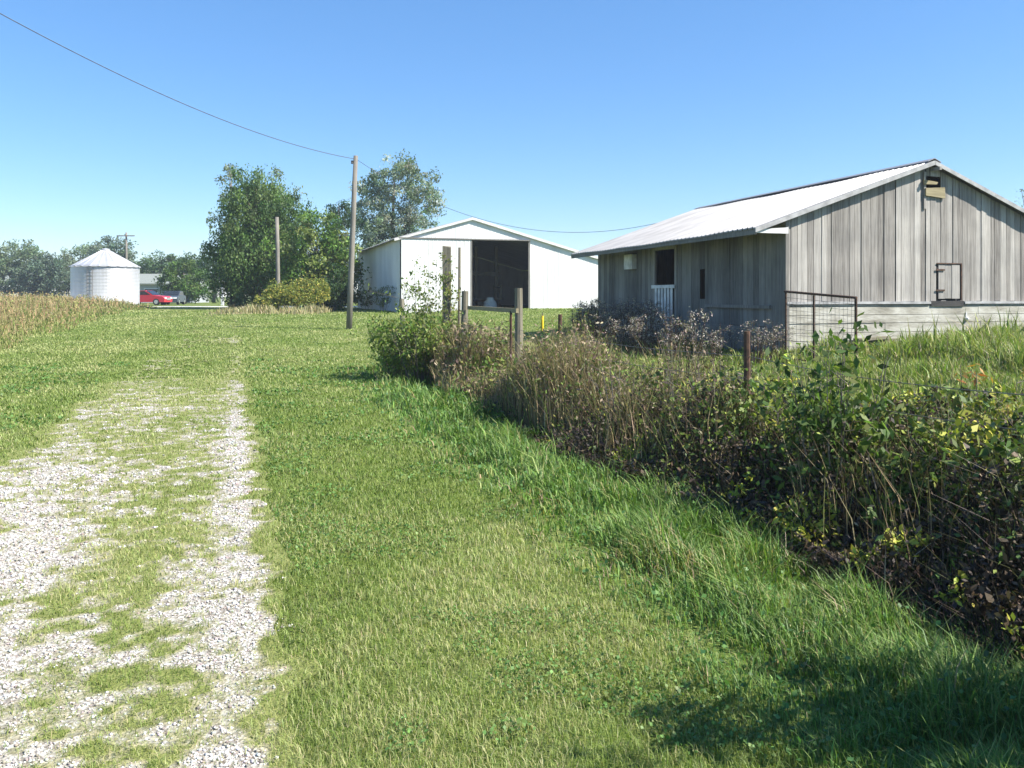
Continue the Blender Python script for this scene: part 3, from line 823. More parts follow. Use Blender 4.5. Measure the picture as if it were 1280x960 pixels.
def sw(bx, by): return w(bx, by, SX, SY)
X_, Y_ = sw(6.35, 3.2)
mb = MB(); mb.lathe([(.05, .0), (.33, .03), (.36, .3), (.3, .7), (.16, .92), (.2, 1.0), (.1, 1.06)], 14)
o = mb.build('feed_sack', M['sack'], loc=(X_, Y_, .62), smooth=True); tag(o, 'white feed sack standing inside the dark open bay of the shed', 'sack'); o.scale = (1.25, .85, .8)
wg = thing('hay_wagon', 'low wooden wagon parked inside the open bay of the shed', 'wagon', (*sw(5.9, 5.0), .55), HD)
mb = MB(); [mb.box(-1.6, 1.6, -1 + k * .2, -.82 + k * .2, .78, .83) for k in range(10)]; mb.build('deck', M['postwood'], wg)
mb = MB(); mb.box(-1.5, 1.5, -.55, -.45, .62, .775); mb.box(-1.5, 1.5, .45, .55, .62, .775); mb.build('chassis', M['rust'], wg)
for sx in (-1, 1):
    for sy in (-1, 1):
        mb = MB()
        th = [2 * math.pi * k / 18 for k in range(18)]
        mb.prism([(sx * 1.1 + .36 * math.cos(t), .37 + .36 * math.sin(t)) for t in th], sy * .75 - .09, sy * .75 + .09)
        wh = mb.build('wheel', M['black'], wg)
        mb = MB(); mb.prism([(sx * 1.1 + .2 * math.cos(t), .37 + .2 * math.sin(t)) for t in th], sy * .75 - .1, sy * .75 + .1); mb.build('rim', M['rust'], wh)
for s_ in (-1, 1):
    mb = MB(); mb.bar((s_ * 1.5, -.8, .83), (s_ * 1.5, -.8, 1.7), .08, .08); mb.bar((s_ * 1.5, .8, .83), (s_ * 1.5, .8, 1.7), .08, .08); mb.bar((s_ * 1.5, -.9, 1.6), (s_ * 1.5, .9, 1.6), .12, .04); mb.build('end_rack', M['postwood'], wg)
# ================================================================ GRAIN BIN
gb = thing('grain_bin', 'round corrugated steel grain bin with a conical roof', 'grain bin', (-35.3, 74, g1(-35.3, 74)), 0)
prof = []
z = 0
while z < 3.5:
    prof += [(2.715, z), (2.73, z + .06)]; z += .12
mb = MB(); mb.lathe(prof, 64); mb.build('wall', M['bin'], gb)
mb = MB()
seg = 48; vs = []
for k in range(seg * 2):
    a = math.pi * k / seg; rb = .035 if k % 4 == 0 else 0
    vs += [(2.85 * math.cos(a), 2.85 * math.sin(a), 3.42 + rb), (.32 * math.cos(a), .32 * math.sin(a), 4.88 + rb)]
nq = seg * 2
mb.add(vs, [(2 * k, 2 * ((k + 1) % nq), 2 * ((k + 1) % nq) + 1, 2 * k + 1) for k in range(nq)])
rf = mb.build('roof', M['bin'], gb)
mb = MB(); mb.lathe([(.34, 4.84), (.36, 4.95), (.3, 5.02), (.02, 5.08)], 20); mb.build('cap', M['bin'], rf)
mb = MB()
for dx in (-.22, .22): mb.bar((dx, -2.8, .4), (dx, -2.8, 3.4), .03, .03)
for k in range(10): mb.bar((-.22, -2.8, .5 + k * .3), (.22, -2.8, .5 + k * .3), .025, .025)
mb.build('ladder', M['wire'], gb)
mb = MB(); mb.lathe([(2.8, -.3), (2.8, .05), (2.6, .06)], 40); mb.build('foundation', M['whitewash'], gb)

# ================================================================ POLES AND CABLES
def pole(px, py, top, r0, r1, lean, label, cross=False, fit=True):
    z0 = g1(px, py)
    t = thing('utility_pole', label, 'pole', (px, py, z0), 0, 'wooden utility poles')
    H = top - z0
    mb = MB(); mb.tube([(0, 0, -.3), (lean * .3, 0, H * .3), (lean * .62, .02, H * .65), (lean, 0, H)], [r0, r0 * .93, (r0 + r1) / 2, r1], 14)
    mb.build('shaft', M['polewood'], t, smooth=True)
    if fit:
        mb = MB(); mb.lathe([(.02, H - .32), (.055, H - .3), (.04, H - .25), (.055, H - .2), (.02, H - .18)], 12, lean - r1 - .05, -.02); mb.build('insulator', M['cable'], t)
    if cross:
        mb = MB(); mb.box(lean - 1.0, lean + 1.0, -.2, -.11, H - .45, H - .33); mb.build('crossarm', M['polewood'], t)
    return t
pole(-6.32, 33, 7.0,   .118, .085, .27, 'tall bare wooden utility pole on the lawn before the white shed')
pole(-14.8, 54, 6.55, .14, .11, -.1, 'short pale pole standing against the dark tree clump', fit=False)
pole(-43.0, 95, 8.6, .13, .1, 0, 'thin pole rising behind the steel grain bin', cross=True)
pole(-14.0, 9.0, 10.1, .15, .11, 0, 'wooden utility pole on the far side of the lane')
def cable(a, b, f, rad, label):
    pts = []
    for k in range(41):
        t = k / 40; pts.append((a[0] + (b[0] - a[0]) * t, a[1] + (b[1] - a[1]) * t, f(t)))
    mb = MB(); mb.tube(pts, rad, 6); o = mb.build('power_cable', M['cable'], smooth=True)
    tag(o, label, 'cable', 'overhead power cables')
cable((-6.1, 33, 6.85), (-14, 9, 10), lambda t: 6.88 - 1.7 * t + 4.75 * t * t, .011, 'black cable rising from the pole top across the open sky')
cable((-6.0, 33, 6.8), (5.33, 30.45, 4.2), lambda t: 6.85 - 7.85 * t + 5.21 * t * t, .008, 'sagging black cable from the pole to the barn roof')

# ================================================================ FENCE
def fp(u, v): 
    x, y = uv2xy(u, v); return x, y
fence = thing('wire_fence', 'old farm fence of wooden and rusty steel posts strung with wire', 'fence', (0, 0, 0))
def wpost(x, y, top, r, lean=(0, 0), mat='postwood', label=None, square=False):
    z0 = g1(x, y) - .2
    mb = MB()
    if square:
        mb.hexa([(x - r, y - r, z0), (x + r, y - r, z0), (x + r, y + r, z0), (x - r, y + r, z0), (x - r + lean[0], y - r, top), (x + r + lean[0], y - r, top - .03), (x + r + lean[0], y + r, top), (x - r + lean[0], y + r, top + .02)])
    else:
        mb.tube([(x, y, z0), (x + lean[0] * .5, y + lean[1] * .5, (z0 + top) / 2), (x + lean[0], y + lean[1], top)], [r * 1.08, r, r * .93], 9)
    o = mb.build('post', M[mat], fence)
    if label: o['label'] = label
    return o
def at_px(r, v=4.2):
    Y = v / (SA + CA * r); return r * Y, Y
tp = at_px(-.0765); wpost(*tp, 2.62, .085, (0, 0), label='tall square wooden corner post', square=True)
wpost(tp[0] + .24, tp[1] + .1, 2.6, .03, (.02, 0), label='thin stake beside the tall corner post')
p577 = at_px(-.057); wpost(*p577, 1.68, .07, (.03, 0))
p648 = at_px(.0085); wpost(*p648, 1.71, .066, (-.01, 0))
wpost(p648[0] - .13, p648[1] + .2, 1.35, .022, mat='rust')
p700 = at_px(.0565); wpost(*p700, 1.34, .03, mat='rust')
p935 = at_px(.277); wpost(*p935, 1.29, .03, (-.01, 0), mat='rust')
p505 = at_px(-.127, 4.3); wpost(*p505, 1.5, .07, (-.06, 0))
pR = at_px(.72); wpost(*pR, 1.25, .03, mat='rust')
mb = MB(); mb.bar((p577[0] + .1, p577[1] - .09, 1.36), (p648[0] - .03, p648[1] - .1, 1.36), .07, .04); mb.build('rail', M['palewood'], fence)
for z in (.35, .62, .88, 1.08):
    mb = MB(); pts = []
    seq = [pR, p935, p700, p648, p577, tp]
    for a, b in zip(seq[:-1], seq[1:]):
        for k in range(6):
            t = k / 6; x, y = a[0] + (b[0] - a[0]) * t, a[1] + (b[1] - a[1]) * t
            pts.append((x, y, g1(x, y) + z - .05 * math.sin(math.pi * t)))
    mb.tube(pts, .003, 5); mb.build('wire', M['wire'], fence)
# woven wire panel by the barn corner
A = Vector((5.85, 18.2, 0)); Bp = Vector((6.7, 16.6, 0))
pan = thing('wire_gate', 'rusty tube gate with wire mesh leaning by the barn corner', 'gate', (A.x, A.y, 0))
za, zb_ = 1.68, 1.55
def pt(t, z): return ((Bp.x - A.x) * t, (Bp.y - A.y) * t, z)
def top(t): return za + (zb_ - za) * t
mb = MB(); mb.tube([pt(0, .0), pt(0, za)], .022, 8); mb.tube([pt(1, .02), pt(1, zb_)], .03, 8); mb.tube([pt(.42, -.1), pt(.42, top(.42) - .03)], .024, 8)
mb.tube([pt(-.02, za), pt(1.01, zb_)], .026, 8); mb.tube([pt(0, .25), pt(1, .22)], .018, 8); mb.build('frame', M['rust'], pan)
mb = MB()
for k in range(1, 18): mb.tube([pt(k / 18, .24), pt(k / 18, top(k / 18))], .0035, 4)
for k in range(1, 11): mb.tube([pt(0, .25 + k * .13), pt(1, .22 + k * .12)], .0035, 4)
mb.build('mesh', M['wire'], pan)
# yellow marker
mx, my = 1.12, 31.5
mk = thing('marker_post', 'small yellow plastic marker on the lawn before the white shed', 'marker', (mx, my, g1(mx, my)))
mb = MB(); mb.tube([(0, 0, -.05), (0, 0, .4), (.01, 0, .55)], [.055, .06, .045], 10); mb.build('sleeve', M['yellow'], mk)
mb = MB(); mb.tube([(.0, 0, .55), (.02, 0, .66)], .02, 6); mb.build('stake', M['postwood'], mk)

# ================================================================ TREES
GREEN = [(.055, .1, .025), (.04, .08, .022), (.085, .13, .03), (.11, .15, .035)]
def make_tree(name, label, x, y, lobes, nclump, per, leaf, cols, group=None, seed=1, cr=(.5, .95), droop=.2, trunk=.22, nlimb=14, jitter=.85, fork=None, hollow=.35, stretchz=.75, cat='tree', tname='trunk'):
    r = np.random.default_rng(seed)
    z0 = g1(x, y)
    t = thing(name, label, cat, (x, y, z0), 0, group)
    C = []; rad = []
    vol = np.array([l[3] * l[3] * l[4] for l in lobes]); vol = vol / vol.sum()
    for _ in range(nclump):
        l = lobes[r.choice(len(lobes), p=vol)]
        d = r.normal(0, 1, 3); d /= np.linalg.norm(d); q = (hollow + (1 - hollow) * r.random() ** .6)
        C.append([l[0] + d[0] * l[3] * q, l[1] + d[1] * l[3] * q, l[2] + d[2] * l[4] * q]); rad.append(r.uniform(*cr))
    C = np.array(C); rad = np.array(rad)
    n = nclump * per
    ci = np.repeat(np.arange(nclump), per)
    d = r.normal(0, 1, (n, 3)); d /= np.linalg.norm(d, axis=1)[:, None]
    q = r.random(n) ** .5
    P = C[ci] + d * (rad[ci] * q)[:, None] * np.array([1, 1, stretchz])
    P[:, 2] -= droop * rad[ci] * r.random(n)
    P[:, 2] = np.maximum(P[:, 2], .1)
    cc = pal(nclump, cols, r, jit=.16)
    col = np.clip(cc[ci] * np.array([1.15, 1.25, 1.3]) * (1 + r.normal(0, .16, (n, 1))), .004, .8)
    V, S, I, T = leaves(P, np.full(n, leaf), col, r, droop=droop * 2, upbias=.6)
    npmesh('crown', V, S, I, T, M['leaf'], t)
    mb = MB(); zt = max(l[2] + l[4] * .4 for l in lobes); zmin = min(l[2] for l in lobes)
    main = [(0, 0, -.3), (.03 * zt, .02 * zt, zt * .3), (-.02 * zt, .0, zt * .6), (0, 0, zt)]
    mb.tube(main, [trunk * 1.3, trunk, trunk * .65, trunk * .15], 10)
    for k in range(nlimb):
        c = C[r.integers(nclump)]; s = min(.85, max(.18, (c[2] / zt) * r.uniform(.45, .75)))
        b = Vector((0, 0, zt * s)); e = Vector(c); m_ = b.lerp(e, .5) + Vector((0, 0, -.06 * (e - b).length))
        rr = trunk * (1 - s) * .55 + .02
        mb.tube([b, m_, e], [rr, rr * .6, .012], 6)
    mb.build(tname, M['bark'], t, smooth=True)
    return t
TG = 'trees beyond the lane'
# lobes: (dx, dy, z centre, horizontal radius, vertical radius)
make_tree('willow_tree', 'tall dense green tree with drooping foliage at the lane end', -18.6, 62, [(-.6, 0, 6.6, 2.6, 3.6), (1.6, 0, 6.2, 2.5, 3.2), (-.9, -.3, 3.4, 2.7, 2.9), (1.2, -.5, 2.8, 2.6, 2.5), (.5, 0, 8.2, 1.9, 1.9)], 440, 90, .2, [(.07, .12, .03), (.1, .155, .04), (.055, .1, .03), (.13, .17, .06)], TG, 11, (.35, 1.05), 1.0, .35, 18, stretchz=1.25)
make_tree('poplar_tree', 'grey-topped tree rising behind the drooping green tree, its left tip', -22.4, 68, [(0, 0, 9.9, 1.1, 1.7), (.3, 0, 6.2, 1.6, 3)], 60, 60, .2, [(.16, .19, .13), (.2, .22, .16)], TG, 12, (.4, .7), .2, .2, 8)
make_tree('poplar_tree', 'grey-topped tree rising behind the drooping green tree, its right tip', -19.3, 68.5, [(0, 0, 9.6, 1.4, 1.7), (.2, 0, 6.5, 1.7, 3)], 70, 55, .2, [(.16, .19, .13), (.2, .22, .16)], TG, 13, (.4, .7), .2, .2, 8)
make_tree('box_elder_tree', 'bright green bushy tree behind the short pale pole', -13.2, 58, [(0, 0, 4.6, 2.1, 2.4), (-1.6, 0, 3.2, 1.9, 2.4), (1.1, .3, 3.4, 1.6, 2.4), (1.8, .3, 2.8, 1.3, 2.2), (1.9, 0, 1.5, 1.2, 1.5), (-.5, 0, 1.6, 2.2, 1.5)], 250, 60, .23, [(.1, .16, .035), (.13, .19, .04), (.06, .11, .025), (.17, .19, .06)], TG, 14, (.35, .95), .3, .2, 14)
make_tree('cedar_tree', 'dark pointed tree top showing above the bushy green tree', -13.0, 64, [(0, 0, 5.5, 1.5, 2.6), (.1, 0, 7.3, .7, 1.2)], 90, 60, .18, [(.03, .06, .03), (.045, .075, .035)], TG, 15, (.35, .6), .2, .2, 8)
make_tree('silver_maple_tree', 'tall airy silver-leaved tree behind the white shed', -9.9, 72, [(-1.9, 0, 8.2, 1.9, 3.2), (.2, 0, 9.6, 2.4, 3.5), (2.2, 0, 8.8, 1.9, 3.2), (-.3, 0, 5.4, 3.4, 2.6)], 360, 70, .22, [(.21, .235, .18), (.16, .195, .13), (.27, .29, .24), (.1, .14, .075)], TG, 16, (.4, .8), .4, .26, 26, hollow=.3)
make_tree('shade_shrub', 'dark shrubby growth beside the shaded wall of the white shed', -11.2, 53.5, [(0, 0, 1.1, 1.2, 1.2), (.5, .5, 1.8, .9, 1.1)], 80, 60, .16, [(.035, .065, .022), (.05, .085, .025)], None, 17, (.3, .55), .2, .08, 8, cat='shrub', tname='stems')
make_tree('roadside_tree', 'dark leafy tree arching at the mouth of the lane', -20.7, 64, [(.3, 0, 2.6, 1.5, 2.4), (-.3, 0, 4.2, 1.8, 1.9)], 150, 60, .2, [(.035, .07, .024), (.05, .09, .03)], TG, 18, (.4, .8), .4, .16, 10)
# by the house
make_tree('yard_tree', 'rounded green tree standing in front of the low house', -38.5, 100, [(0, 0, 2.9, 2.6, 2.4), (-1.4, 0, 2.2, 1.7, 1.8), (1.8, 0, 2.0, 1.8, 1.8)], 150, 60, .28, [(.09, .14, .035), (.12, .17, .04), (.06, .1, .03)], TG, 21, (.5, .9), .2, .2, 10)
make_tree('yard_tree', 'blue-green tree crown above the low house roof', -52, 126, [(0, 0, 4.6, 3.4, 2.8), (3.6, 0, 4.4, 3, 2.6)], 170, 55, .36, [(.07, .11, .05), (.09, .13, .06)], TG, 22, (.7, 1.2), .2, .25, 10)
make_tree('yard_tree', 'dark tree crown between the low house and the tall tree clump', -43.5, 124, [(0, 0, 4.8, 3.3, 2.9), (2.8, 0, 4.2, 2.6, 2.6)], 150, 55, .36, [(.06, .1, .045), (.05, .085, .04)], TG, 23, (.7, 1.2), .2, .25, 10)
# tree line across the left field
lab = ['olive tree at the outer left end of the far tree line', 'dull green tree second from the left in the far tree line', 'low grey-green tree in the far tree line, darkest of them', 'pale green tree in the middle of the far tree line', 'grey tree in the far tree line left of the grain bin', 'tallest dark tree of the far tree line, behind the grain bin']
for k, (px, py, hh) in enumerate([(-93, 152, 11.0), (-86.5, 150, 11.4), (-80, 146, 8.5), (-79, 156, 11.2), (-73.5, 152, 11.0), (-69.0, 148, 11.9)]):
    c = [[(.17, .19, .09), (.14, .16, .08)], [(.13, .165, .09), (.15, .18, .1)], [(.085, .11, .075), (.1, .125, .085)], [(.15, .185, .11), (.17, .2, .12)], [(.13, .16, .11), (.15, .175, .125)], [(.1, .13, .09), (.12, .15, .1)]][k]
    make_tree('field_tree', lab[k], px, py, [(0, 0, hh * .62, 3.6, hh * .34), (-2.2, 0, hh * .4, 3.2, hh * .36), (2.2, 0, hh * .42, 3.2, hh * .36)], 150, 55, .45, c, 'far tree line across the field', 30 + k, (.8, 1.4), .2, .28, 10)
for k, (px, py, hh) in enumerate([(-105, 160, 11), (-116, 165, 12), (-128, 170, 11)]):
    make_tree('field_tree', ['green tree continuing the far tree line beyond the olive tree', 'broad tree two places beyond the olive tree in the far line', 'last tree of the far line, three beyond the olive tree'][k], px, py, [(0, 0, hh * .55, 4.6, hh * .42)], 120, 50, .5, [(.1, .13, .06), (.12, .15, .07)], 'far tree line across the field', 40 + k, (.9, 1.5), .2, .3, 8)
# small bare treetop behind the barn's right roof slope
make_tree('bare_tree', 'thin twiggy treetop peeping over the barn roof slope', 27.6, 45, [(0, 0, 5.2, 1.6, 1.6)], 26, 10, .12, [(.2, .22, .2), (.15, .17, .14)], None, 51, (.3, .6), .1, .09, 40)

# goldenrod
r = np.random.default_rng(61)
n = 26000
a = r.uniform(0, 6.28, n); q = np.sqrt(r.random(n))
gx = -13.3 + 2.5 * q * np.cos(a); gy = 50.5 + 1.6 * q * np.sin(a)
hh = np.clip(1.65 * (1 - .6 * q ** 3) + .34 * (gx + 13.4) + 1.5 * (fbm(gx * 1.6, gy * 1.6, 3) - .5), .3, 2.4) * r.uniform(.35, 1, n) ** .7 * (1 + .25 * (r.random(n) < .06))
top_ = r.random(n) < .45
col = np.where(top_[:, None], pal(n, [(.34, .33, .06), (.27, .29, .06), (.4, .34, .08)], r), pal(n, [(.16, .2, .05), (.2, .22, .07), (.12, .17, .045)], r))
V1 = leaves(np.stack([gx, gy, gz(gx, gy) + hh], 1), np.full(n, .13), col, r)
n2 = 3200; x = -13.6 + 3.0 * r.uniform(-1, 1, n2); y = 48.5 + 1.0 * r.normal(0, 1, n2) + .5 * np.sin(x * 1.7)
V2 = blades(np.stack([x, y, gz(x, y)], 1), r.uniform(.05, .6, n2) * (-.2 + 1.7 * fbm(x * 1.3, y * 1.3, 2)).clip(.1, 1.3), np.full(n2, .05), r.uniform(.1, .5, n2), r.uniform(0, 6.28, n2), pal(n2, [(.42, .36, .22), (.36, .33, .18)], r), r)
o = npmesh('goldenrod', *merge(V1, V2), M['leaf']); tag(o, 'yellow-green goldenrod patch with straw grass at its foot', 'goldenrod', kind='stuff')

# ================================================================ SINGLE PLANTS
def plant(name, label, x, y, H, spread, nstem, nleaf, leaf, cols, stemcol='bark', seed=1, group=None, low=.15, lean=(0, 0), asp=.5, cat='plant', rad=.007, cluster=.09, mat='leaf'):
    r = np.random.default_rng(seed); z0 = g1(x, y)
    t = thing(name, label, cat, (x, y, z0), 0, group)
    mb = MB(); pts = []
    for k in range(nstem):
        a = r.uniform(0, 6.28); d = spread * math.sqrt(r.random()); hh = H * r.uniform(.65, 1.0)
        e = Vector((math.cos(a) * d + lean[0] * hh, math.sin(a) * d + lean[1] * hh, hh)); b = Vector((math.cos(a) * d * .25, math.sin(a) * d * .25, -.05))
        m_ = b.lerp(e, .5) + Vector(r.normal(0, .05 * hh, 3)) * .5
        mb.tube([b, m_, e], [rad, rad * .75, rad * .3], 5)
        for j in range(max(2, int(3 * H))):
            s = r.uniform(low + .1, .98); p = b.lerp(m_, s * 2) if s < .5 else m_.lerp(e, s * 2 - 1)
            tw = p + Vector((r.normal(0, .16), r.normal(0, .16), r.uniform(.02, .2))) * min(1.5, spread * 1.8 + .3)
            mb.tube([p, tw], [rad * .45, rad * .2], 4); pts.append((p, tw))
    mb.build('stems', M[stemcol], t)
    if nleaf:
        k = r.integers(0, len(pts), nleaf); f = r.uniform(.3, 1.05, nleaf)
        A_ = np.array([p[0] for p in pts])[k]; B_ = np.array([p[1] for p in pts])[k]
        P = A_ + (B_ - A_) * f[:, None] + r.normal(0, cluster, (nleaf, 3)) * .6
        P[:, 2] = np.maximum(P[:, 2], .02)
        V, S, I, T = leaves(P, np.full(nleaf, leaf), pal(nleaf, cols, r, jit=.2), r, droop=.7, aspect=asp, upbias=1.0)
        npmesh('foliage', V, S, I, T, M[mat], t)
    return t
PG = [(.075, .125, .035), (.1, .155, .04), (.06, .1, .03), (.16, .2, .055)]
def vp(r_, v): return at_px(r_, v)
plant('pokeweed', 'big-leaved dark green weed bush standing tallest in the near fence row', *vp(.39, 3.95), 1.34, .38, 20, 1500, .08, PG, seed=71, asp=.45, cluster=.12, low=.05)
plant('leafy_weed', 'low dark broad-leaved weed right of the big-leaved weed bush', *vp(.455, 3.9), .82, .3, 9, 420, .08, PG, seed=72)
plant('leafy_weed', 'dark leafy weed at the outer edge of the fence row', *vp(.56, 4.0), .9, .35, 10, 480, .075, PG, seed=73)
plant('yellowing_weed', 'slender weed with yellow leaves left of the big-leaved weed bush', *vp(.315, 4.1), 1.0, .14, 6, 260, .055, [(.36, .34, .05), (.3, .33, .06), (.2, .25, .05)], seed=74)
plant('sumac', 'small orange-leaved sapling at the back of the fence row', *vp(.548, 5.6), 1.12, .16, 5, 120, .08, [(.42, .15, .05), (.38, .2, .06), (.3, .25, .07)], seed=75, asp=.3)
plant('sumac', 'amber-leaved sapling near the outer edge of the fence row', *vp(.592, 5.2), 1.1, .16, 5, 120, .08, [(.4, .24, .05), (.36, .28, .07)], seed=76, asp=.3)
plant('leafy_weed', 'pale green weed growing round the thin rusty steel post', *vp(.05, 4.1), 1.0, .22, 8, 330, .075, [(.1, .18, .05), (.14, .22, .05)], seed=77)
plant('bramble', 'leafy green bramble at the far end of the fence row', *vp(-.108, 3.25), 1.3, .75, 40, 3400, .075, [(.14, .22, .05), (.19, .25, .06), (.24, .26, .08), (.1, .16, .04)], seed=78, cat='shrub')
plant('bramble', 'low yellow-green bramble spilling onto the mown grass', *vp(-.135, 2.95), 1.25, .65, 30, 2600, .075, [(.16, .25, .06), (.22, .28, .07)], seed=79, cat='shrub')
plant('sapling', 'spindly sapling with sparse leaves before the white shed door', *vp(-.1, 3.5), 2.35, .55, 12, 800, .08, [(.1, .16, .04), (.15, .2, .05), (.2, .22, .07)], seed=80, cat='sapling', low=.3)
plant('creeper', 'yellow-green creeper climbing the tall square corner post', tp[0] + .02, tp[1] - .12, 2.55, .2, 6, 700, .07, [(.22, .24, .07), (.17, .22, .05), (.28, .27, .1)], seed=81, cat='creeper', low=.1)
plant('bare_shrub', 'dark leafless shrub with forking stems in the tan grass', *vp(.137, 3.85), 1.0, .42, 13, 60, .03, [(.12, .08, .07)], seed=82, cat='shrub', rad=.009)
plant('bare_shrub', 'brown leafless shrub beside the thicker rusty steel post', *vp(.25, 4.25), 1.15, .34, 15, 380, .03, [(.13, .09, .075), (.18, .13, .1)], seed=83, cat='shrub', rad=.007, mat='dry')
plant('bare_shrub', 'thin brown leafless shrub midway between the two rusty steel posts', *vp(.205, 4.1), 1.05, .3, 12, 240, .03, [(.15, .1, .08), (.22, .17, .12)], seed=84, cat='shrub', rad=.006, mat='dry')
# pale dried weeds along the shaded barn wall
r = np.random.default_rng(91)
dw = []
for k in range(64):
    s = r.uniform(-1.5, 10.2); off = -r.uniform(.5, 3.5 - 2.0 * min(1, max(0, s) / 8))
    x, y = w(off, s)
    H = r.uniform(.7, 1.35)
    src = dw[k % 4] if len(dw) >= 4 else None
    if src is None:
        t = plant('dried_weed', 'dried grey-mauve weed along the shaded wall of the barn', x, y, 1.1, .3, 10, 330, .045, [(.32, .28, .26), (.24, .2, .19), (.42, .38, .33), (.15, .125, .12)], 'rust', 92 + k, 'dried weeds along the barn wall', low=.45, cat='weed', cluster=.05, mat='dry')
        dw.append(t)
    else:
        t = src.copy(); COL.objects.link(t); t.location = (x, y, g1(x, y)); t.rotation_euler = (0, 0, r.uniform(0, 6.28)); t.scale = (H, H, H * r.uniform(.8, 1.1))
        for c in list(src.children):
            d = c.copy(); COL.objects.link(d); d.parent = t
# weeds hugging the shed's shaded side
plant('leafy_weed', 'tall green weed against the shaded corner of the white shed', *sw(-.7, 1.6), 1.5, .7, 16, 900, .1, GREEN, seed=86)
plant('leafy_weed', 'dark weeds further along the shaded wall of the white shed', *sw(-.9, 8), 1.5, .9, 16, 900, .11, GREEN, seed=87)
# bush just beside the viewer whose shade falls on the grass
plant('roadside_bush', 'tall leafy bush at the near end of the fence row', 3.02, 2.5, 2.3, .52, 36, 4600, .1, PG, seed=88, cat='shrub')

# ================================================================ HOUSE AND CARS
hs = thing('house', 'low ranch house with a grey-green shingle roof behind the grain bin', 'house', (-45.5, 112, .6), R(4))
mb = MB(); mb.box(-6, 3.6, 0, 7, 0, 2.5); mb.build('wall', M['housewall'], hs)
mb = MB(); mb.hexa([(-6.5, -.6, 2.4), (4.1, -.6, 2.4), (4.1, 3.5, 3.75), (-6.5, 3.5, 3.75), (-6.5, -.6, 2.55), (4.1, -.6, 2.55), (4.1, 3.5, 3.9), (-6.5, 3.5, 3.9)])
mb.hexa([(-6.5, 3.51, 3.75), (4.1, 3.51, 3.75), (4.1, 7.6, 2.4), (-6.5, 7.6, 2.4), (-6.5, 3.51, 3.9), (4.1, 3.51, 3.9), (4.1, 7.6, 2.55), (-6.5, 7.6, 2.55)]); mb.build('roof', M['houseroof'], hs)
mb = MB(); mb.add([(3.59, .05, 2.5), (3.59, 6.95, 2.5), (3.59, 3.5, 3.74)], [(0, 1, 2)]); mb.build('gable', M['housewall'], hs); mb = MB(); mb.add([(-5.99, .05, 2.5), (-5.99, 6.95, 2.5), (-5.99, 3.5, 3.74)], [(0, 1, 2)]); mb.build('gable', M['housewall'], hs)
mb = MB(); mb.box(-2.8, -1.0, -.06, -.003, .9, 1.9); fw = mb.build('window', M['whitepaint'], hs)
mb = MB(); mb.box(-2.7, -1.1, -.08, -.062, 1.0, 1.8); mb.build('pane', M['glass'], fw)
mb = MB(); mb.box(.6, 3.1, -.05, -.003, 0, 2.1); mb.build('garage_door', M['bluepaint'], hs)
mb = MB(); mb.box(3.9, 4.02, -.5, -.38, 0, 2.4); mb.build('porch_post', M['whitepaint'], hs)

def car(name, label, x, y, rz, paint, W=1.75):
    z0 = g1(x, y) + .02
    t = thing(name, label, 'car', (x, y, z0), rz)
    mb = MB()
    mb.prism([(-2.15, .3), (-2.2, .6), (-2.1, .92), (-1.3, .98), (1.0, .96), (1.95, .86), (2.18, .66), (2.15, .3)], -W / 2, W / 2)
    mb.prism([(-1.55, .975), (-1.05, 1.4), (.2, 1.44), (.95, .962)], -W / 2 + .1, W / 2 - .1)
    b = mb.build('body', paint, t)
    for s in (-1, 1):
        mb = MB(); yy = s * (W / 2 - .09)
        mb.prism([(-1.3, 1.0), (-.98, 1.34), (-.4, 1.37), (-.4, 1.0)], min(yy, yy - s * .05), max(yy, yy - s * .05)); mb.prism([(-.32, 1.0), (-.32, 1.37), (.15, 1.38), (.75, 1.0)], min(yy, yy - s * .05), max(yy, yy - s * .05)); mb.build('window', M['glass'], t)
        mb = MB(); mb.box(2.1, 2.2, s * .62 - .18, s * .62 + .18, .62, .78); mb.build('headlight', M['lamp'], t)
        mb = MB(); mb.box(-2.22, -2.1, s * .66 - .14, s * .66 + .14, .65, .85); mb.build('tail_light', M['redpaint'], t)
        for xx in (-1.35, 1.35):
            th = [2 * math.pi * k / 20 for k in range(20)]
            mb = MB(); y0 = s * (W / 2 - .1); mb.prism([(xx + .32 * math.cos(q), .32 + .32 * math.sin(q)) for q in th], y0 - .11, y0 + .11); wh = mb.build('wheel', M['black'], t)
            mb = MB(); y1 = s * (W / 2 + .015); mb.prism([(xx + .2 * math.cos(q), .32 + .2 * math.sin(q)) for q in th], y1 - .01, y1 + .01); mb.build('rim', M['chrome'], wh)
    mb = MB(); mb.add([(.3, -W / 2 + .16, 1.41), (.3, W / 2 - .16, 1.41), (.93, W / 2 - .14, 1.0), (.93, -W / 2 + .14, 1.0)], [(0, 1, 2, 3)]); [setattr(mb, 'v', [(a + .03, b_, c + .02) for a, b_, c in mb.v])]; mb.build('windscreen', M['glass'], t)
    mb = MB(); mb.box(2.16, 2.215, -.4, .4, .5, .72); mb.build('grille', M['chrome'], t)
    return t
car('parked_car', 'red car parked between the grain bin and the house', -36.0, 84, R(-3), M['redpaint'])
car('parked_car', 'dark blue car parked nose-on beside the red car', -35.6, 89.5, R(-80), M['bluepaint'])
wp = thing('white_post', 'white painted post under the trees at the lane end', 'post', (-28.2, 83, g1(-28.2, 83)))
mb = MB(); mb.box(-.12, .12, -.12, .12, -.1, 1.95); mb.build('shaft', M['whitepaint'], wp)
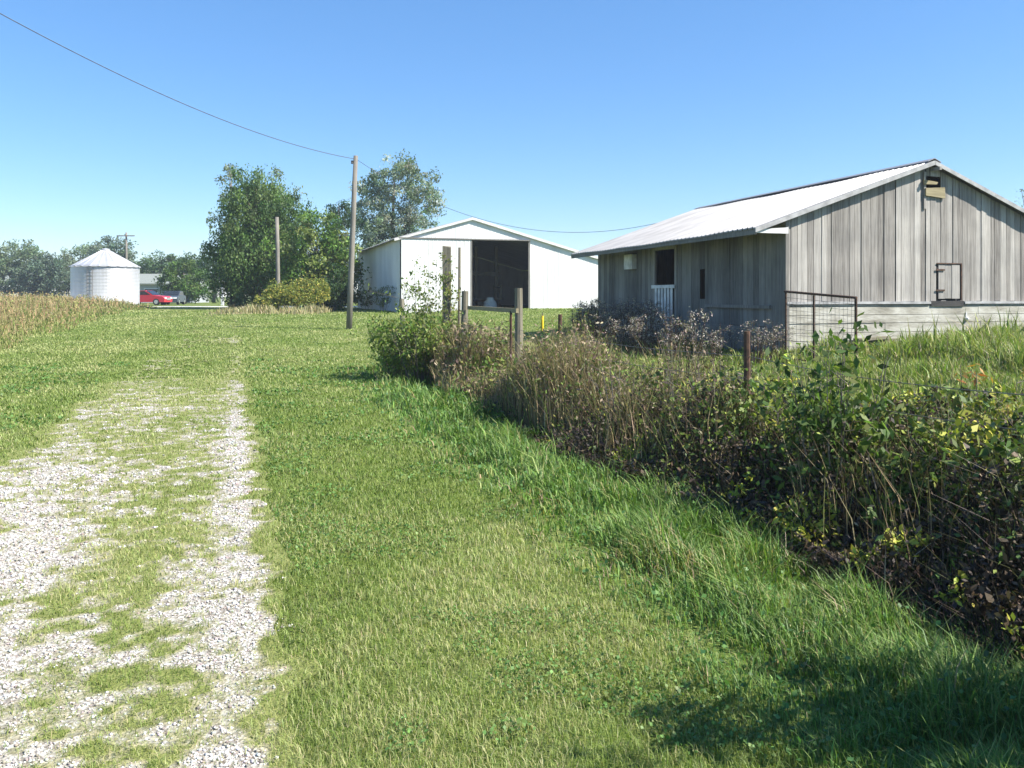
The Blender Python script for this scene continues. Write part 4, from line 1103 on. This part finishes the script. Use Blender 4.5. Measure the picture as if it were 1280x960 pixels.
mb = MB(); mb.box(-.2, .2, -.22, .18, 1.95, 2.3); mb.hexa([(-.26, -.28, 2.3), (.26, -.28, 2.3), (.26, .24, 2.3), (-.26, .24, 2.3), (-.02, -.28, 2.48), (.02, -.28, 2.48), (.02, .24, 2.48), (-.02, .24, 2.48)]); mb.build('box', M['whitepaint'], wp)

# ================================================================ LIGHT, SKY, CAMERA
EL, AZ = R(46), R(108)          # azimuth from +Y towards +X
S = Vector((math.cos(EL) * math.sin(AZ), math.cos(EL) * math.cos(AZ), math.sin(EL)))
sun = bpy.data.lights.new('sun', 'SUN'); sun.energy = 5.0; sun.angle = R(.53); sun.color = (1, .94, .84)
so = bpy.data.objects.new('sun', sun); COL.objects.link(so); so.rotation_euler = S.to_track_quat('Z', 'Y').to_euler(); so.location = (20, -10, 30)
wd = bpy.data.worlds.new('World'); SC.world = wd; wd.use_nodes = True
nt = wd.node_tree; nt.nodes.clear()
sky = nt.nodes.new('ShaderNodeTexSky'); sky.sky_type = 'NISHITA'; sky.sun_disc = False; sky.sun_elevation = EL; sky.sun_rotation = AZ
sky.air_density = 1.0; sky.dust_density = .1; sky.ozone_density = 3.6; sky.altitude = 200
bg = nt.nodes.new('ShaderNodeBackground'); bg.inputs[1].default_value = .088
ow = nt.nodes.new('ShaderNodeOutputWorld'); hsv = nt.nodes.new('ShaderNodeHueSaturation'); hsv.inputs['Saturation'].default_value = 1.2; nt.links.new(sky.outputs[0], hsv.inputs['Color'])
nt.links.new(mixc(nt, .3, hsv.outputs[0], (1.0, 2.2, 4.7)), bg.inputs[0]); nt.links.new(bg.outputs[0], ow.inputs[0])

cam = bpy.data.cameras.new('camera'); co = bpy.data.objects.new('camera', cam); COL.objects.link(co)
co.location = (0, 0, 1.6); co.rotation_euler = (R(90), 0, 0)
cam.sensor_width = 36; cam.lens = 36 * 1065 / 1280; cam.shift_y = -111 / 1280; cam.clip_start = .05; cam.clip_end = 5000
SC.camera = co
SC.render.resolution_x, SC.render.resolution_y = 1024, 768
SC.view_settings.view_transform = 'Standard'; SC.view_settings.look = 'None'; SC.view_settings.gamma = 1; SC.view_settings.use_curve_mapping = False
SC.view_settings.exposure = 1.24
SC.cycles.max_bounces = 6; SC.cycles.transmission_bounces = 4; SC.cycles.diffuse_bounces = 3

# ================================================================ HAZE
hm = bpy.data.materials.new('haze_air'); hm.use_nodes = True
nt = hm.node_tree; nt.nodes.clear()
ov = nt.nodes.new('ShaderNodeOutputMaterial'); pv = nt.nodes.new('ShaderNodeVolumePrincipled')
pv.inputs['Color'].default_value = (.86, .92, 1, 1); pv.inputs['Density'].default_value = .0007; pv.inputs['Anisotropy'].default_value = .3
nt.links.new(pv.outputs[0], ov.inputs['Volume'])
mb = MB(); E = max(float(GX.max()), float(GY.max()), -float(GX.min()), -float(GY.min())) + 20
mb.box(-E, E, -E, E, float(GZ.min()) - 1.0, 17.0)
o = mb.build('haze', hm); tag(o, 'thin pale haze in the distant air', 'haze', kind='stuff')
